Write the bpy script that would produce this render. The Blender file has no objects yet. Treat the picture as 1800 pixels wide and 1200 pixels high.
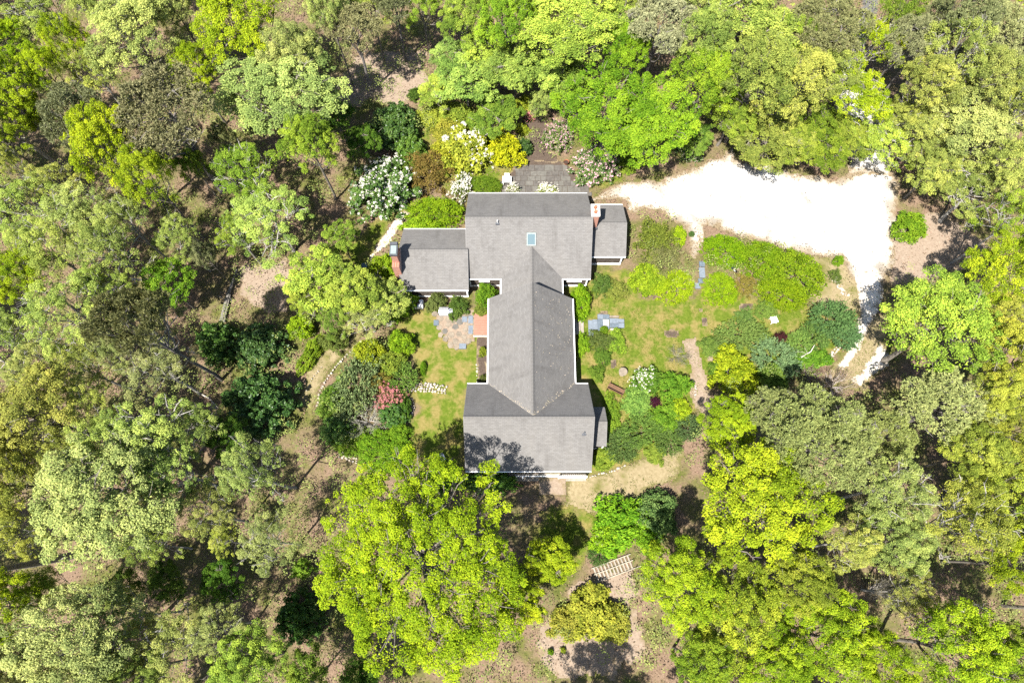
import bpy, bmesh, math, random
import numpy as np

# ------------------------------------------------------------------ camera, sky, sun, exposure
sc = bpy.context.scene
F, H, NY = 1200.0, 58.0, 1000.0          # focal length in photo pixels, camera height, photo row of the nadir
TH = math.atan((NY - 600) / F); CT, ST = math.cos(TH), math.sin(TH)
cam_d = bpy.data.cameras.new('camera'); cam = bpy.data.objects.new('camera', cam_d)
sc.collection.objects.link(cam); sc.camera = cam
cam.location = (0, 0, H); cam.rotation_euler = (TH, 0, 0)
cam_d.sensor_width = 36; cam_d.lens = 36 * F / 1800; cam_d.clip_end = 2000

AZ, EL = math.radians(35), math.radians(62)   # shadows fall towards AZ east of north
world = bpy.data.worlds.new('World'); sc.world = world; world.use_nodes = True
wn = world.node_tree.nodes; bg = wn['Background']
sky = wn.new('ShaderNodeTexSky'); sky.sky_type = 'NISHITA'; sky.sun_disc = False
sky.sun_elevation = EL; sky.sun_rotation = AZ + math.pi
world.node_tree.links.new(sky.outputs[0], bg.inputs[0]); bg.inputs[1].default_value = 0.07
sun_d = bpy.data.lights.new('sun', 'SUN'); sun = bpy.data.objects.new('sun', sun_d); sc.collection.objects.link(sun)
sun_d.energy = 5.0; sun_d.angle = math.radians(0.5); sun_d.color = (1.0, 0.95, 0.87)
sun.rotation_euler = (math.pi / 2 - EL, 0, -AZ)
sun.location = (0, 0, 80)
vs = sc.view_settings; vs.view_transform = 'Standard'; vs.look = 'None'; vs.exposure = 1.9; vs.gamma = 1
sc.render.engine = 'CYCLES'
cy = sc.cycles; cy.max_bounces = 6; cy.diffuse_bounces = 3; cy.glossy_bounces = 2; cy.transmission_bounces = 4
cy.transparent_max_bounces = 6; cy.use_denoising = False; cy.caustics_reflective = False; cy.caustics_refractive = False

C = sc.collection
RNG = np.random.default_rng(7); random.seed(7)

def at(px, py, z=0.0):
    u = (px - 900) / F; v = (600 - py) / F
    t = (z - H) / (-CT + v * ST)
    return u * t, (ST + v * CT) * t
def depth(x, y, z):
    return y * ST - (z - H) * CT
def poly(pts):
    return np.array([at(*p) for p in pts])

# ------------------------------------------------------------------ helpers
def vnoise(x, y, s=0):
    xi = np.floor(x).astype(np.int64); yi = np.floor(y).astype(np.int64); fx = x - xi; fy = y - yi
    fx = fx * fx * (3 - 2 * fx); fy = fy * fy * (3 - 2 * fy)
    def h(a, b):
        n = (a * 374761393 + b * 668265263 + s * 974711) & 0x7fffffff
        n = ((n ^ (n >> 13)) * 1274126177) & 0x7fffffff
        return ((n ^ (n >> 16)) & 0xffff) / 65535.0
    return (h(xi, yi) * (1 - fx) + h(xi + 1, yi) * fx) * (1 - fy) + (h(xi, yi + 1) * (1 - fx) + h(xi + 1, yi + 1) * fx) * fy
def fbm(x, y, s=0):
    return vnoise(x, y, s) * .5 + vnoise(x * 2.1, y * 2.1, s + 1) * .3 + vnoise(x * 4.3, y * 4.3, s + 2) * .2
def sdf(P, X, Y):
    """signed distance to a polygon, positive inside"""
    d = np.full(X.shape, 1e9); ins = np.zeros(X.shape, bool)
    for (x0, y0), (x1, y1) in zip(P, np.roll(P, -1, axis=0)):
        ex, ey = x1 - x0, y1 - y0; L = ex * ex + ey * ey + 1e-12
        t = np.clip(((X - x0) * ex + (Y - y0) * ey) / L, 0, 1)
        d = np.minimum(d, np.hypot(X - x0 - t * ex, Y - y0 - t * ey))
        if y0 != y1:
            c = ((y0 > Y) != (y1 > Y)) & (X < (x1 - x0) * (Y - y0) / (y1 - y0) + x0); ins ^= c
    return np.where(ins, d, -d)

def link(o, parent=None, loc=None, rot=None, scale=None):
    C.objects.link(o)
    if parent is not None: o.parent = parent
    if loc is not None: o.location = loc
    if rot is not None: o.rotation_euler = rot
    if scale is not None: o.scale = scale
    return o
LABELS = {}
def tag(o, label=None, cat=None, group=None, kind=None):
    if label:
        o['label'] = label
        if label in LABELS and not group: print('DUPLICATE LABEL', label)
        LABELS[label] = 1
    if cat: o['category'] = cat
    if group: o['group'] = group
    if kind: o['kind'] = kind
    return o
def empty(name, loc=(0, 0, 0), rz=0, **k):
    o = bpy.data.objects.new(name, None); o.empty_display_size = .3
    return tag(link(o, None, loc, (0, 0, rz)), **k)

def mesh_np(name, V, Q, mat=None, attrs=None, flat=False):
    """V (n,3), Q (m,3|4) -> mesh ; attrs {name: (domain, array)}"""
    me = bpy.data.meshes.new(name); V = np.asarray(V, np.float32); Q = np.asarray(Q, np.int32)
    m, k = Q.shape
    me.vertices.add(len(V)); me.vertices.foreach_set('co', V.ravel())
    me.loops.add(m * k); me.loops.foreach_set('vertex_index', Q.ravel())
    me.polygons.add(m); me.polygons.foreach_set('loop_start', np.arange(0, m * k, k, dtype=np.int32))
    for n, (dom, arr) in (attrs or {}).items():
        me.attributes.new(n, 'FLOAT', dom).data.foreach_set('value', np.asarray(arr, np.float32).ravel())
    me.update(calc_edges=True)
    if flat: me.shade_flat()
    if mat: me.materials.append(mat)
    return me

class MB:
    """collects boxes, tubes and polygons, builds them as one mesh object"""
    def __init__(s): s.v = []; s.f = []
    def add(s, V, Fs):
        n = len(s.v); s.v += [tuple(map(float, p)) for p in V]; s.f += [tuple(i + n for i in f) for f in Fs]; return s
    def box(s, x0, x1, y0, y1, z0, z1):
        return s.add([(x0,y0,z0),(x1,y0,z0),(x1,y1,z0),(x0,y1,z0),(x0,y0,z1),(x1,y0,z1),(x1,y1,z1),(x0,y1,z1)],
                     [(0,3,2,1),(4,5,6,7),(0,1,5,4),(1,2,6,5),(2,3,7,6),(3,0,4,7)])
    def prism(s, P, z0, z1):
        n = len(P)
        return s.add([(p[0], p[1], z0) for p in P] + [(p[0], p[1], z1) for p in P],
                     [tuple(range(n))[::-1], tuple(range(n, 2*n))] + [(i, (i+1) % n, n + (i+1) % n, n + i) for i in range(n)])
    def tube(s, pts, rad, k=6, cap=True):
        pts = np.array(pts, float); V = []; n = len(pts)
        for i, p in enumerate(pts):
            d = pts[min(i+1, n-1)] - pts[max(i-1, 0)]; d = d / (np.linalg.norm(d) + 1e-9)
            a = np.cross(d, (0, 0, 1) if abs(d[2]) < .9 else (1, 0, 0)); a /= np.linalg.norm(a); b = np.cross(d, a)
            r = rad[i] if hasattr(rad, '__len__') else rad
            V += [p + r * (a * math.cos(2*math.pi*j/k) + b * math.sin(2*math.pi*j/k)) for j in range(k)]
        Fs = [(i*k + j, i*k + (j+1) % k, (i+1)*k + (j+1) % k, (i+1)*k + j) for i in range(n-1) for j in range(k)]
        if cap: Fs += [tuple(range(k))[::-1], tuple(range((n-1)*k, n*k))]
        return s.add(V, Fs)
    def mesh(s, name, mat, smooth=False):
        me = bpy.data.meshes.new(name); me.from_pydata(s.v, [], s.f); me.update()
        if not smooth: me.shade_flat()
        me.materials.append(mat); return me
    def build(s, name, mat, parent=None, smooth=False, bevel=0, **k):
        o = link(bpy.data.objects.new(name, s.mesh(name, mat, smooth)), parent)
        if bevel:
            b = o.modifiers.new('bevel', 'BEVEL'); b.width = bevel; b.segments = 1; b.limit_method = 'ANGLE'
        return tag(o, **k)
def box(name, mat, parent, *a, **k):
    return MB().box(*a).build(name, mat, parent, **k)

# ------------------------------------------------------------------ materials
class NT:
    def __init__(s, name, rough=.9, spec=.2):
        s.m = bpy.data.materials.new(name); s.m.use_nodes = True; s.t = s.m.node_tree; s.n = s.t.nodes; s.l = s.t.links
        s.b = s.n['Principled BSDF']; s.b.inputs['Roughness'].default_value = rough
        s.b.inputs['Specular IOR Level'].default_value = spec
        s.out = s.n['Material Output']
    def new(s, t, **k):
        n = s.n.new(t)
        for a, v in k.items():
            if a in n.inputs: s.put(n.inputs[a], v)
            else: setattr(n, a, v)
        return n
    def put(s, sock, v):
        if isinstance(v, bpy.types.NodeSocket): s.l.new(v, sock)
        elif isinstance(v, bpy.types.Node): s.l.new(v.outputs[0], sock)
        else: sock.default_value = (*v, 1) if isinstance(v, tuple) and len(v) == 3 and sock.type == 'RGBA' else v
    def coord(s, kind='Object'): return s.n.new('ShaderNodeTexCoord').outputs[kind]
    def noise(s, scale, detail=4, rough=.6, vec=None, out=0):
        n = s.new('ShaderNodeTexNoise'); n.inputs['Scale'].default_value = scale; n.inputs['Detail'].default_value = detail
        n.inputs['Roughness'].default_value = rough
        s.l.new(vec if vec is not None else s.coord(), n.inputs['Vector']); return n.outputs[out]
    def ramp(s, fac, stops):
        r = s.new('ShaderNodeValToRGB'); e = r.color_ramp.elements
        while len(e) < len(stops): e.new(.5)
        for q, (p, c) in zip(e, stops): q.position = p; q.color = (*c, 1) if len(c) == 3 else c
        s.put(r.inputs[0], fac); return r.outputs[0]
    def mix(s, fac, a, b, mode='MIX'):
        n = s.new('ShaderNodeMix', data_type='RGBA', blend_type=mode)
        s.put(n.inputs[0], fac); s.put(n.inputs[6], a); s.put(n.inputs[7], b); return n.outputs[2]
    def math(s, op, a, b=0.0, clamp=False):
        n = s.new('ShaderNodeMath', operation=op, use_clamp=clamp); s.put(n.inputs[0], a); s.put(n.inputs[1], b); return n.outputs[0]
    def mapr(s, v, a, b, c=0.0, d=1.0):
        n = s.new('ShaderNodeMapRange'); s.put(n.inputs[0], v)
        for i, q in enumerate((a, b, c, d)): n.inputs[i+1].default_value = q
        return n.outputs[0]
    def attr(s, name, out='Fac'): return s.new('ShaderNodeAttribute', attribute_name=name).outputs[out]
    def bump(s, h, st=.5, dist=.05):
        n = s.new('ShaderNodeBump'); n.inputs['Strength'].default_value = st; n.inputs['Distance'].default_value = dist
        s.put(n.inputs['Height'], h); s.l.new(n.outputs[0], s.b.inputs['Normal'])
    def col(s, c): s.put(s.b.inputs['Base Color'], c); return s

def simple(name, c, rough=.7, spec=.3, var=.2, scale=6, metal=0, bump=0):
    if not metal and max(c) < .7: c = tuple(q * .74 for q in c)
    t = NT(name, rough, spec)
    a = tuple(q * (1 - var) for q in c); b = tuple(min(1, q * (1 + var)) for q in c)
    n = t.noise(scale, 5)
    t.col(t.ramp(n, [(.3, a), (.7, b)])); t.b.inputs['Metallic'].default_value = metal
    if bump: t.bump(t.noise(scale * 4, 3), bump, .02)
    return t.m

def leaf_mat(name, transl=.32, rough=.65, spec=.03, lo=.48, hi=1.5):
    t = NT(name, rough, spec)
    oc = t.new('ShaderNodeObjectInfo').outputs['Color']; v = t.attr('tint')
    k = t.mapr(v, 0, 1, lo, hi)
    hs = t.new('ShaderNodeHueSaturation'); t.put(hs.inputs['Hue'], t.mapr(v, 0, 1, .523, .48)); t.put(hs.inputs['Value'], k); t.put(hs.inputs['Color'], oc)
    t.col(hs.outputs[0])
    tr = t.new('ShaderNodeBsdfTranslucent')
    c2 = t.mix(1.0, hs.outputs[0], (1.25, 1.1, .45), 'MULTIPLY'); t.put(tr.inputs[0], c2)
    mx = t.new('ShaderNodeMixShader'); mx.inputs[0].default_value = transl
    t.l.new(t.b.outputs[0], mx.inputs[1]); t.l.new(tr.outputs[0], mx.inputs[2]); t.l.new(mx.outputs[0], t.out.inputs[0])
    return t.m
M = {}
M['leaf'] = leaf_mat('leaf')
M['glossy_leaf'] = leaf_mat('glossy_leaf', .12, .42, .18)
M['needle'] = leaf_mat('needle', .15, .65, .04, .55, 1.4)
M['petal'] = leaf_mat('petal', .2, .7, .05, .85, 1.1)
M['blade'] = leaf_mat('blade', .25, .6, .04, .6, 1.35)
t = NT('bark', .95, .1); oc = t.new('ShaderNodeObjectInfo').outputs['Color']
t.col(t.mix(1.0, oc, t.ramp(t.noise(9, 6), [(.3, (.55, .52, .5)), (.7, (1.35, 1.35, 1.35))]), 'MULTIPLY')); t.bump(t.noise(14, 4), .6, .03); M['bark'] = t.m
t = NT('forest_floor', .95, .1)
n1 = t.noise(.35, 4); n2 = t.noise(7, 6, .75)
c = t.ramp(n2, [(.25, (.045, .03, .02)), (.5, (.12, .083, .056)), (.75, (.195, .14, .098))])
c = t.mix(t.mapr(n1, .42, .62), c, t.ramp(t.noise(5, 5), [(.3, (.035, .045, .01)), (.7, (.09, .09, .024))]))
t.col(c); t.bump(n2, .9, .06); M['forest_floor'] = t.m
def ground_mat(name, stops, scale, edge_col, e0, e1, big=None, detail=7, extra=None):
    t = NT(name, .95, .1); gk = 1.0 if name == 'shell' else .62 if name == 'dry_grass' else .58 if name == 'lawn' else .53
    sc_ = lambda st: [(p, tuple(q * gk for q in c)) for p, c in st]
    stops = sc_(stops); edge_col = [(p, tuple(q * .62 for q in c)) for p, c in edge_col]
    if big: big = (big[0], sc_(big[1]), *big[2:])
    c = t.ramp(t.noise(scale, detail, .72), stops)
    if big: c = t.mix(t.mapr(t.noise(big[0], 4, .65), big[2], big[3]), c, t.ramp(t.noise(scale * 1.3, detail, .7), big[1]))
    if extra: c = t.mix(t.mapr(t.noise(extra[0], 3, .8), extra[2], extra[3]), c, extra[1])
    e = t.math('ADD', t.attr('edge'), t.math('MULTIPLY', t.math('SUBTRACT', t.noise(1.6, 6, .7), .5), 2.2))
    e = t.math('ADD', e, t.math('MULTIPLY', t.math('SUBTRACT', t.noise(9, 4, .7), .5), 1.0))
    c = t.mix(t.mapr(e, e0, e1), t.ramp(t.noise(8, 5, .7), edge_col), c)
    t.col(c); t.bump(t.noise(scale * 2, 4), .6, .03); return t.m
TAN = [(.3, (.14, .105, .06)), (.7, (.28, .22, .14))]
M['lawn'] = ground_mat('lawn', [(.25, (.055, .088, .008)), (.5, (.1, .142, .014)), (.75, (.17, .195, .03))], 3.2, [(.3, (.11, .1, .03)), (.7, (.2, .165, .07))], .0, .5,
                       (.8, [(.25, (.15, .13, .03)), (.75, (.28, .225, .085))], .44, .6), 9)
M['dry_grass'] = ground_mat('dry_grass', [(.25, (.17, .135, .07)), (.5, (.26, .21, .12)), (.8, (.36, .3, .19))], 4, [(.3, (.1, .1, .03)), (.7, (.17, .15, .06))], .0, .5,
                            (.5, [(.3, (.09, .1, .022)), (.7, (.17, .155, .05))], .5, .65))
M['shell'] = ground_mat('shell', [(.2, (.42, .39, .35)), (.5, (.62, .6, .57)), (.8, (.74, .73, .71))], 18, TAN, .15, 1.4, (.4, [(.3, (.13, .122, .11)), (.7, (.25, .24, .222))], .42, .66), 8, (6.5, (.09, .075, .055), .63, .7))
M['shell_track'] = ground_mat('shell', [(.2, (.3, .26, .21)), (.5, (.5, .46, .4)), (.8, (.62, .59, .55))], 14, TAN, -.1, .5, None, 8, (6.5, (.1, .08, .06), .62, .7))
M['sand'] = ground_mat('sand', [(.25, (.22, .165, .12)), (.5, (.31, .24, .18)), (.8, (.42, .34, .26))], 5, TAN, .0, .4)
M['asphalt'] = ground_mat('asphalt', [(.3, (.12, .12, .12)), (.7, (.18, .175, .17))], 12, TAN, .0, .3)
M['mulch'] = ground_mat('mulch', [(.25, (.05, .033, .025)), (.5, (.1, .075, .058)), (.8, (.17, .13, .105))], 9, TAN, .0, .2)
# roof shingles: courses run along u, v climbs the slope
t = NT('roof_shingle', .92, .15)
uv = t.new('ShaderNodeUVMap', uv_map='sh').outputs[0]
br = t.new('ShaderNodeTexBrick'); br.offset = .5; t.put(br.inputs['Vector'], uv)
for k_, v_ in (('Color1', (.093, .0895, .086)), ('Color2', (.112, .1085, .105)), ('Mortar', (.062, .06, .058))): t.put(br.inputs[k_], v_)
br.inputs['Scale'].default_value = 1; br.inputs['Brick Width'].default_value = .3; br.inputs['Row Height'].default_value = .14
br.inputs['Mortar Size'].default_value = .006; br.inputs['Bias'].default_value = 0
sep = t.new('ShaderNodeMapping'); t.put(sep.inputs['Vector'], uv); sep.inputs['Scale'].default_value = (.9, .22, 1)
st = t.noise(1.1, 4, .6, sep.outputs[0])
c = t.mix(1.0, br.outputs[0], t.ramp(st, [(.3, (.8, .79, .78)), (.47, (1.02, 1.02, 1.02)), (.75, (1.12, 1.11, 1.09))]), 'MULTIPLY')
c = t.mix(t.mapr(t.noise(24, 2, .6), .74, .78), c, (.3, .3, .28))
t.col(c); t.bump(t.noise(60, 3), .4, .01); M['roof'] = t.m
t = NT('cedar_shingle', .9, .15)
br = t.new('ShaderNodeTexBrick'); mp = t.new('ShaderNodeMapping'); t.put(mp.inputs['Vector'], t.coord()); mp.inputs['Rotation'].default_value = (math.pi/2, 0, 0); t.put(br.inputs['Vector'], mp.outputs[0])
for k_, v_ in (('Color1', (.05, .04, .034)), ('Color2', (.1, .083, .07)), ('Mortar', (.02, .017, .015))): t.put(br.inputs[k_], v_)
br.inputs['Scale'].default_value = 1; br.inputs['Brick Width'].default_value = .16; br.inputs['Row Height'].default_value = .13; br.inputs['Mortar Size'].default_value = .008
t.col(br.outputs[0]); M['cedar'] = t.m
t = NT('brick', .9, .15)
br = t.new('ShaderNodeTexBrick'); mp = t.new('ShaderNodeMapping'); t.put(mp.inputs['Vector'], t.coord()); mp.inputs['Rotation'].default_value = (math.pi/2, 0, 0); t.put(br.inputs['Vector'], mp.outputs[0])
for k_, v_ in (('Color1', (.24, .085, .055)), ('Color2', (.33, .13, .085)), ('Mortar', (.3, .27, .24))): t.put(br.inputs[k_], v_)
br.inputs['Scale'].default_value = 1; br.inputs['Brick Width'].default_value = .21; br.inputs['Row Height'].default_value = .075; br.inputs['Mortar Size'].default_value = .008
t.col(br.outputs[0]); M['brick'] = t.m
M['white'] = simple('white_paint', (.78, .78, .77), .5, .4, .06)
M['trim_grey'] = simple('weathered_white_trim', (.5, .5, .49), .6, .3, .15)
M['rake'] = simple('weathered_rake_board', (.2, .195, .19), .7, .2, .2)
M['lead'] = simple('lead_flashing', (.06, .065, .075), .5, .5, .3)
M['cap'] = simple('mortar_cap', (.62, .6, .57), .9, .2, .15, 12)
M['copper'] = simple('grey_green_metal', (.2, .25, .24), .4, .5, .2)
M['terracotta'] = simple('terracotta', (.36, .13, .07), .8, .2, .2)
M['black'] = simple('black_metal', (.015, .015, .017), .5, .4, .3)
t = NT('glass', .06, .5); t.col((.12, .22, .27)); M['glass'] = t.m
t = NT('skylight_glass', .25, .3); t.col((.07, .105, .12)); M['skyglass'] = t.m
M['bluestone'] = simple('bluestone', (.09, .115, .14), .8, .25, .25, 5, bump=.2)
M['bluestone2'] = simple('blue_grey_slate', (.13, .155, .185), .8, .25, .2, 5, bump=.2)
M['flag'] = simple('brown_grey_flagstone', (.085, .078, .07), .85, .2, .3, 4, bump=.25)
M['flag2'] = simple('olive_grey_flagstone', (.105, .1, .088), .85, .2, .25, 4, bump=.25)
M['flag3'] = simple('tan_flagstone', (.19, .158, .12), .85, .2, .25, 4, bump=.25)
M['sandstone'] = simple('sandstone', (.165, .14, .108), .85, .2, .3, 3, bump=.25)
M['paver'] = simple('pale_paver', (.5, .47, .4), .85, .2, .15, 6)
M['stone'] = simple('pale_fieldstone', (.36, .32, .27), .9, .2, .5, 3, bump=.3)
M['deck'] = simple('red_cedar_deck', (.27, .135, .095), .7, .25, .12, 3)
M['greywood'] = simple('weathered_wood', (.26, .23, .19), .85, .2, .25, 3)
M['palewood'] = simple('sunbleached_wood', (.3, .27, .21), .85, .2, .25, 4)
M['brownwood'] = simple('brown_bench_wood', (.13, .068, .035), .6, .3, .25, 4)
M['steel'] = simple('stainless_steel', (.62, .62, .63), .32, .5, .06, 3, .75)
M['blueplastic'] = simple('blue_grey_plastic', (.06, .11, .14), .5, .4, .15)
M['bluechair'] = simple('blue_chair_paint', (.16, .2, .28), .5, .4, .12)
M['navy'] = simple('navy_metal', (.015, .022, .05), .35, .5, .2)
M['soil'] = simple('dark_soil', (.05, .034, .026), .95, .1, .4, 9)
M['dry'] = simple('dried_foliage', (.17, .1, .06), .9, .1, .4, 12)

# ------------------------------------------------------------------ ground and laid surfaces
def gheight(x, y):
    d = np.hypot((x - 2) / 30, (y - 20) / 20)
    m = np.clip((d - .9) / .5, 0, 1)
    return m * (fbm(x / 9, y / 9, 11) - .45) * .7
gx = np.concatenate([[-700, -300, -140], np.arange(-80, 80.1, .8), [140, 300, 700]]); gy = np.concatenate([[-600, -250, -90], np.arange(-36, 90.1, .8), [150, 300, 800]])
X, Y = np.meshgrid(gx, gy); inside = (np.abs(X) < 79) & (Y > -35) & (Y < 89)
Z = np.where(inside, gheight(X, Y), 0)
nx, ny = len(gx), len(gy); idx = np.arange(nx * ny).reshape(ny, nx)
Q = np.stack([idx[:-1, :-1], idx[:-1, 1:], idx[1:, 1:], idx[1:, :-1]], -1).reshape(-1, 4)
tag(link(bpy.data.objects.new('ground', mesh_np('ground', np.stack([X, Y, Z], -1).reshape(-1, 3), Q, M['forest_floor']))), kind='structure')

def sheet(name, pts, z, mat, wob=.5, g=.16, kind='structure', smooth=1.3):
    P = poly(pts); x0, y0 = P.min(0) - 1; x1, y1 = P.max(0) + 1
    xs = np.arange(x0, x1, g); ys = np.arange(y0, y1, g); X, Y = np.meshgrid(xs, ys)
    D = sdf(P, X, Y) + (fbm(X / smooth, Y / smooth, len(name)) - .5) * 2 * wob
    Zs = gheight(X, Y) + z
    nx, ny = len(xs), len(ys); idx = np.arange(nx * ny).reshape(ny, nx)
    Q = np.stack([idx[:-1, :-1], idx[:-1, 1:], idx[1:, 1:], idx[1:, :-1]], -1).reshape(-1, 4)
    keep = (D.ravel()[Q] > 0).sum(1) >= 3; Q = Q[keep]
    used = np.unique(Q); re = np.full(nx * ny, -1); re[used] = np.arange(len(used))
    V = np.stack([X, Y, Zs], -1).reshape(-1, 3)[used]
    me = mesh_np(name, V, re[Q], mat, {'edge': ('POINT', np.clip(D.ravel()[used], 0, 3))})
    return tag(link(bpy.data.objects.new(name, me)), kind=kind), P

LAWN_W = [(690,600),(700,560),(735,535),(770,540),(860,540),(862,690),(822,690),(818,828),(800,838),(740,838),(712,825),(722,790),(712,760),(735,715),(718,690),(728,640),(722,600)]
LAWN_E = [(1030,490),(1060,470),(1115,478),(1130,520),(1220,525),(1240,500),(1330,520),(1440,540),(1480,560),(1500,600),(1440,640),(1390,660),(1300,640),(1240,700),(1200,770),(1130,810),(1060,835),(1032,832),(1035,700),(1008,680),(1006,560),(985,490)]
LAWN_NW = [(760,340),(700,380),(660,440),(645,480),(600,480),(595,450),(620,420),(650,395),(715,362)]
LAWN_SW = [(650,585),(625,600),(585,640),(560,690),(550,740),(525,710),(535,660),(560,620),(600,590)]
LAWN_N = [(1000,300),(1020,320),(1060,335),(1100,318),(1100,298),(1040,296)]
LAWN_HN = [(700,230),(760,180),(850,190),(900,240),(900,330),(820,345),(780,330),(740,260)]
LAWN_S = [(1005,880),(1060,905),(1040,960),(1020,1000),(960,1030),(925,990),(930,930),(965,890)]
PATH_SE = [(1005,842),(1060,835),(1130,805),(1190,772),(1202,800),(1185,845),(1110,880),(1060,915),(1020,960),(985,985),(960,960),(985,900)]
DRIVE = [(1036,352),(1060,338),(1100,318),(1160,318),(1210,300),(1262,276),(1288,258),(1300,280),(1350,288),(1410,306),(1480,312),(1535,292),(1562,290),(1576,330),(1577,400),(1572,440),(1566,475),(1550,510),(1505,505),(1488,475),(1475,450),(1430,448),(1380,440),(1340,425),(1300,418),(1262,400),(1240,398),(1234,425),(1228,462),(1212,462),(1212,425),(1196,395),(1170,378),(1140,368),(1108,372),(1098,356)]
DRIVE_N = [(1490,310),(1565,310),(1565,240),(1530,160),(1510,110),(1525,66),(1500,60),(1488,90),(1468,120),(1462,170),(1480,230)]
ROAD_N = [(1525,72),(1500,66),(1508,30),(1516,-20),(1540,-60),(1575,-60),(1552,-10),(1540,30)]
TAIL = [(1552,515),(1542,545),(1530,575),(1518,600),(1502,628),(1482,655),(1470,645),(1488,615),(1503,583),(1512,548),(1505,510),(1500,480),(1545,470)]
TRACK = [(1548,600),(1562,640),(1535,660),(1512,680),(1500,668),(1530,632)]
RING = [(1440,448),(1490,450),(1520,500),(1530,550),(1560,560),(1560,640),(1520,690),(1470,680),(1430,660),(1470,640),(1500,600),(1490,555),(1440,540),(1380,500),(1390,450)]
CLEAR_E = [(1565,400),(1600,375),(1660,375),(1730,420),(1740,455),(1680,480),(1600,500),(1560,510)]
GPATH = [(1196,598),(1224,592),(1238,648),(1248,690),(1264,722),(1240,740),(1222,715),(1212,690),(1216,650),(1206,620)]
GPATH2 = [(1240,615),(1262,612),(1258,640),(1242,640)]
NPATH = [(915,215),(930,190),(955,192),(962,230),(965,250),(985,292),(905,296),(925,250)]
APRON = [(885,345),(890,312),(905,292),(925,283),(985,283),(1010,300),(1016,322),(1040,340),(1040,350)]
SHELLNW = [(722,370),(706,396),(688,424),(662,448),(652,462),(645,458),(660,432),(684,402),(700,376)]
CLEAR_W = [(420,470),(500,455),(515,500),(500,545),(455,545),(420,520)]
CLEAR_S = [(1040,1010),(1120,985),(1120,1040),(1100,1060),(1140,1140),(1060,1190),(960,1190),(950,1110),(985,1080),(1000,1040)]
CLEAR_NW = [(620,100),(680,90),(740,90),(760,150),(720,190),(650,180),(600,200),(590,150)]
SPATIO = [(945,838),(995,838),(995,872),(945,872)]
BED_W = [(836,590),(860,590),(860,690),(838,690)]
WPATIO = [(765,548),(835,545),(835,600),(815,612),(790,610),(770,575)]
n_ = 0
lawns = []
for nm, pts, mt, wob in (('lawn', LAWN_W, 'lawn', .4), ('lawn', LAWN_E, 'lawn', .5), ('lawn', LAWN_NW, 'lawn', .5), ('lawn', LAWN_N, 'lawn', .4), ('lawn', LAWN_HN, 'lawn', .8), ('path', LAWN_SW, 'dry_grass', .4),
                         ('sand_ring', RING, 'dry_grass', .5), ('clearing', CLEAR_E, 'sand', .7), ('clearing', CLEAR_W, 'sand', .7), ('clearing', CLEAR_S, 'sand', .9), ('clearing', CLEAR_NW, 'sand', 1.2), ('path', PATH_SE, 'dry_grass', .4),
                         ('driveway', DRIVE, 'shell', .55), ('driveway', DRIVE_N, 'shell', .5), ('road', ROAD_N, 'asphalt', .2), ('driveway', TAIL, 'shell_track', .25), ('driveway', TRACK, 'shell_track', .4),
                         ('lawn', LAWN_S, 'lawn', .8), ('garden_path', GPATH, 'sand', .2), ('garden_path', GPATH2, 'sand', .3), ('path', NPATH, 'mulch', .35), ('patio_bed', APRON, 'mulch', .15), ('shell_path', SHELLNW, 'shell_track', .2),
                         ('paved_landing', SPATIO, 'sand', .05), ('planting_bed', BED_W, 'mulch', .1), ('patio_bed', WPATIO, 'sand', .25)):
    o, P = sheet(nm, pts, .006 + .004 * n_, M[mt], wob); n_ += 1
    if mt in ('lawn', 'dry_grass'): lawns.append((P, mt))
for i, (px, py, a, b) in enumerate([(1180,587,15,9),(1238,566,7,10),(1231,546,5,5),(1060,552,10,6),(1148,510,8,20),(1310,540,14,8),(1078,640,7,10)]):
    sheet('mulch_patch', [(px + a*math.cos(q), py + b*math.sin(q)) for q in np.linspace(0, 6.28, 12, endpoint=False)], .12 - .004*(i % 3), M['mulch'], .12)

# ------------------------------------------------------------------ the house
house = empty('house', (0, 0, 0), label='grey shingled house of several gabled wings with white trim in the clearing', cat='house')
def roof_mesh(slopes):
    """each slope: eave a, eave b, ridge b, ridge a (outward normal by right hand); shingle courses step down the slope"""
    V = []; Fs = []; UV = []
    for k, (a, b, c, d) in enumerate(slopes):
        a, b, c, d = (np.array(p, float) for p in (a, b, c, d)); up = (d - a); L = np.linalg.norm(up); nrm = np.cross(b - a, up); nrm /= np.linalg.norm(nrm)
        W = np.linalg.norm(b - a); n = max(3, int(round(L / .14)))
        for i in range(n):
            t0, t1 = i / n, (i + 1) / n; base = len(V)
            lift = nrm * .016
            V += [a + up*t0, b + (c - b)*t0, b + (c - b)*t0 + lift, a + up*t0 + lift, b + (c - b)*t1 + nrm*.002, a + up*t1 + nrm*.002]
            Fs += [(base, base+1, base+2, base+3), (base+3, base+2, base+4, base+5)]
            u0 = k * 3.7
            UV += [(u0, L*t0), (u0+W, L*t0), (u0+W, L*t0+.001), (u0, L*t0+.001), (u0, L*t0+.002), (u0+W, L*t0+.002), (u0+W, L*t0+.14), (u0, L*t0+.14)]
        base = len(V); dn = -nrm * .09
        V += [a, b, c, d, a+dn, b+dn, c+dn, d+dn]
        Fs += [(base+7, base+6, base+5, base+4), (base, base+4, base+5, base+1), (base+1, base+5, base+6, base+2), (base+3, base+7, base+4, base)]
        UV += [(0, 0)] * 16
    me = bpy.data.meshes.new('roof'); me.from_pydata([tuple(v) for v in V], [], Fs)
    uvl = me.uv_layers.new(name='sh')
    uvl.data.foreach_set('uv', np.array(UV, np.float32).ravel())
    me.update(); me.shade_flat(); me.materials.append(M['roof']); return me

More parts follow.
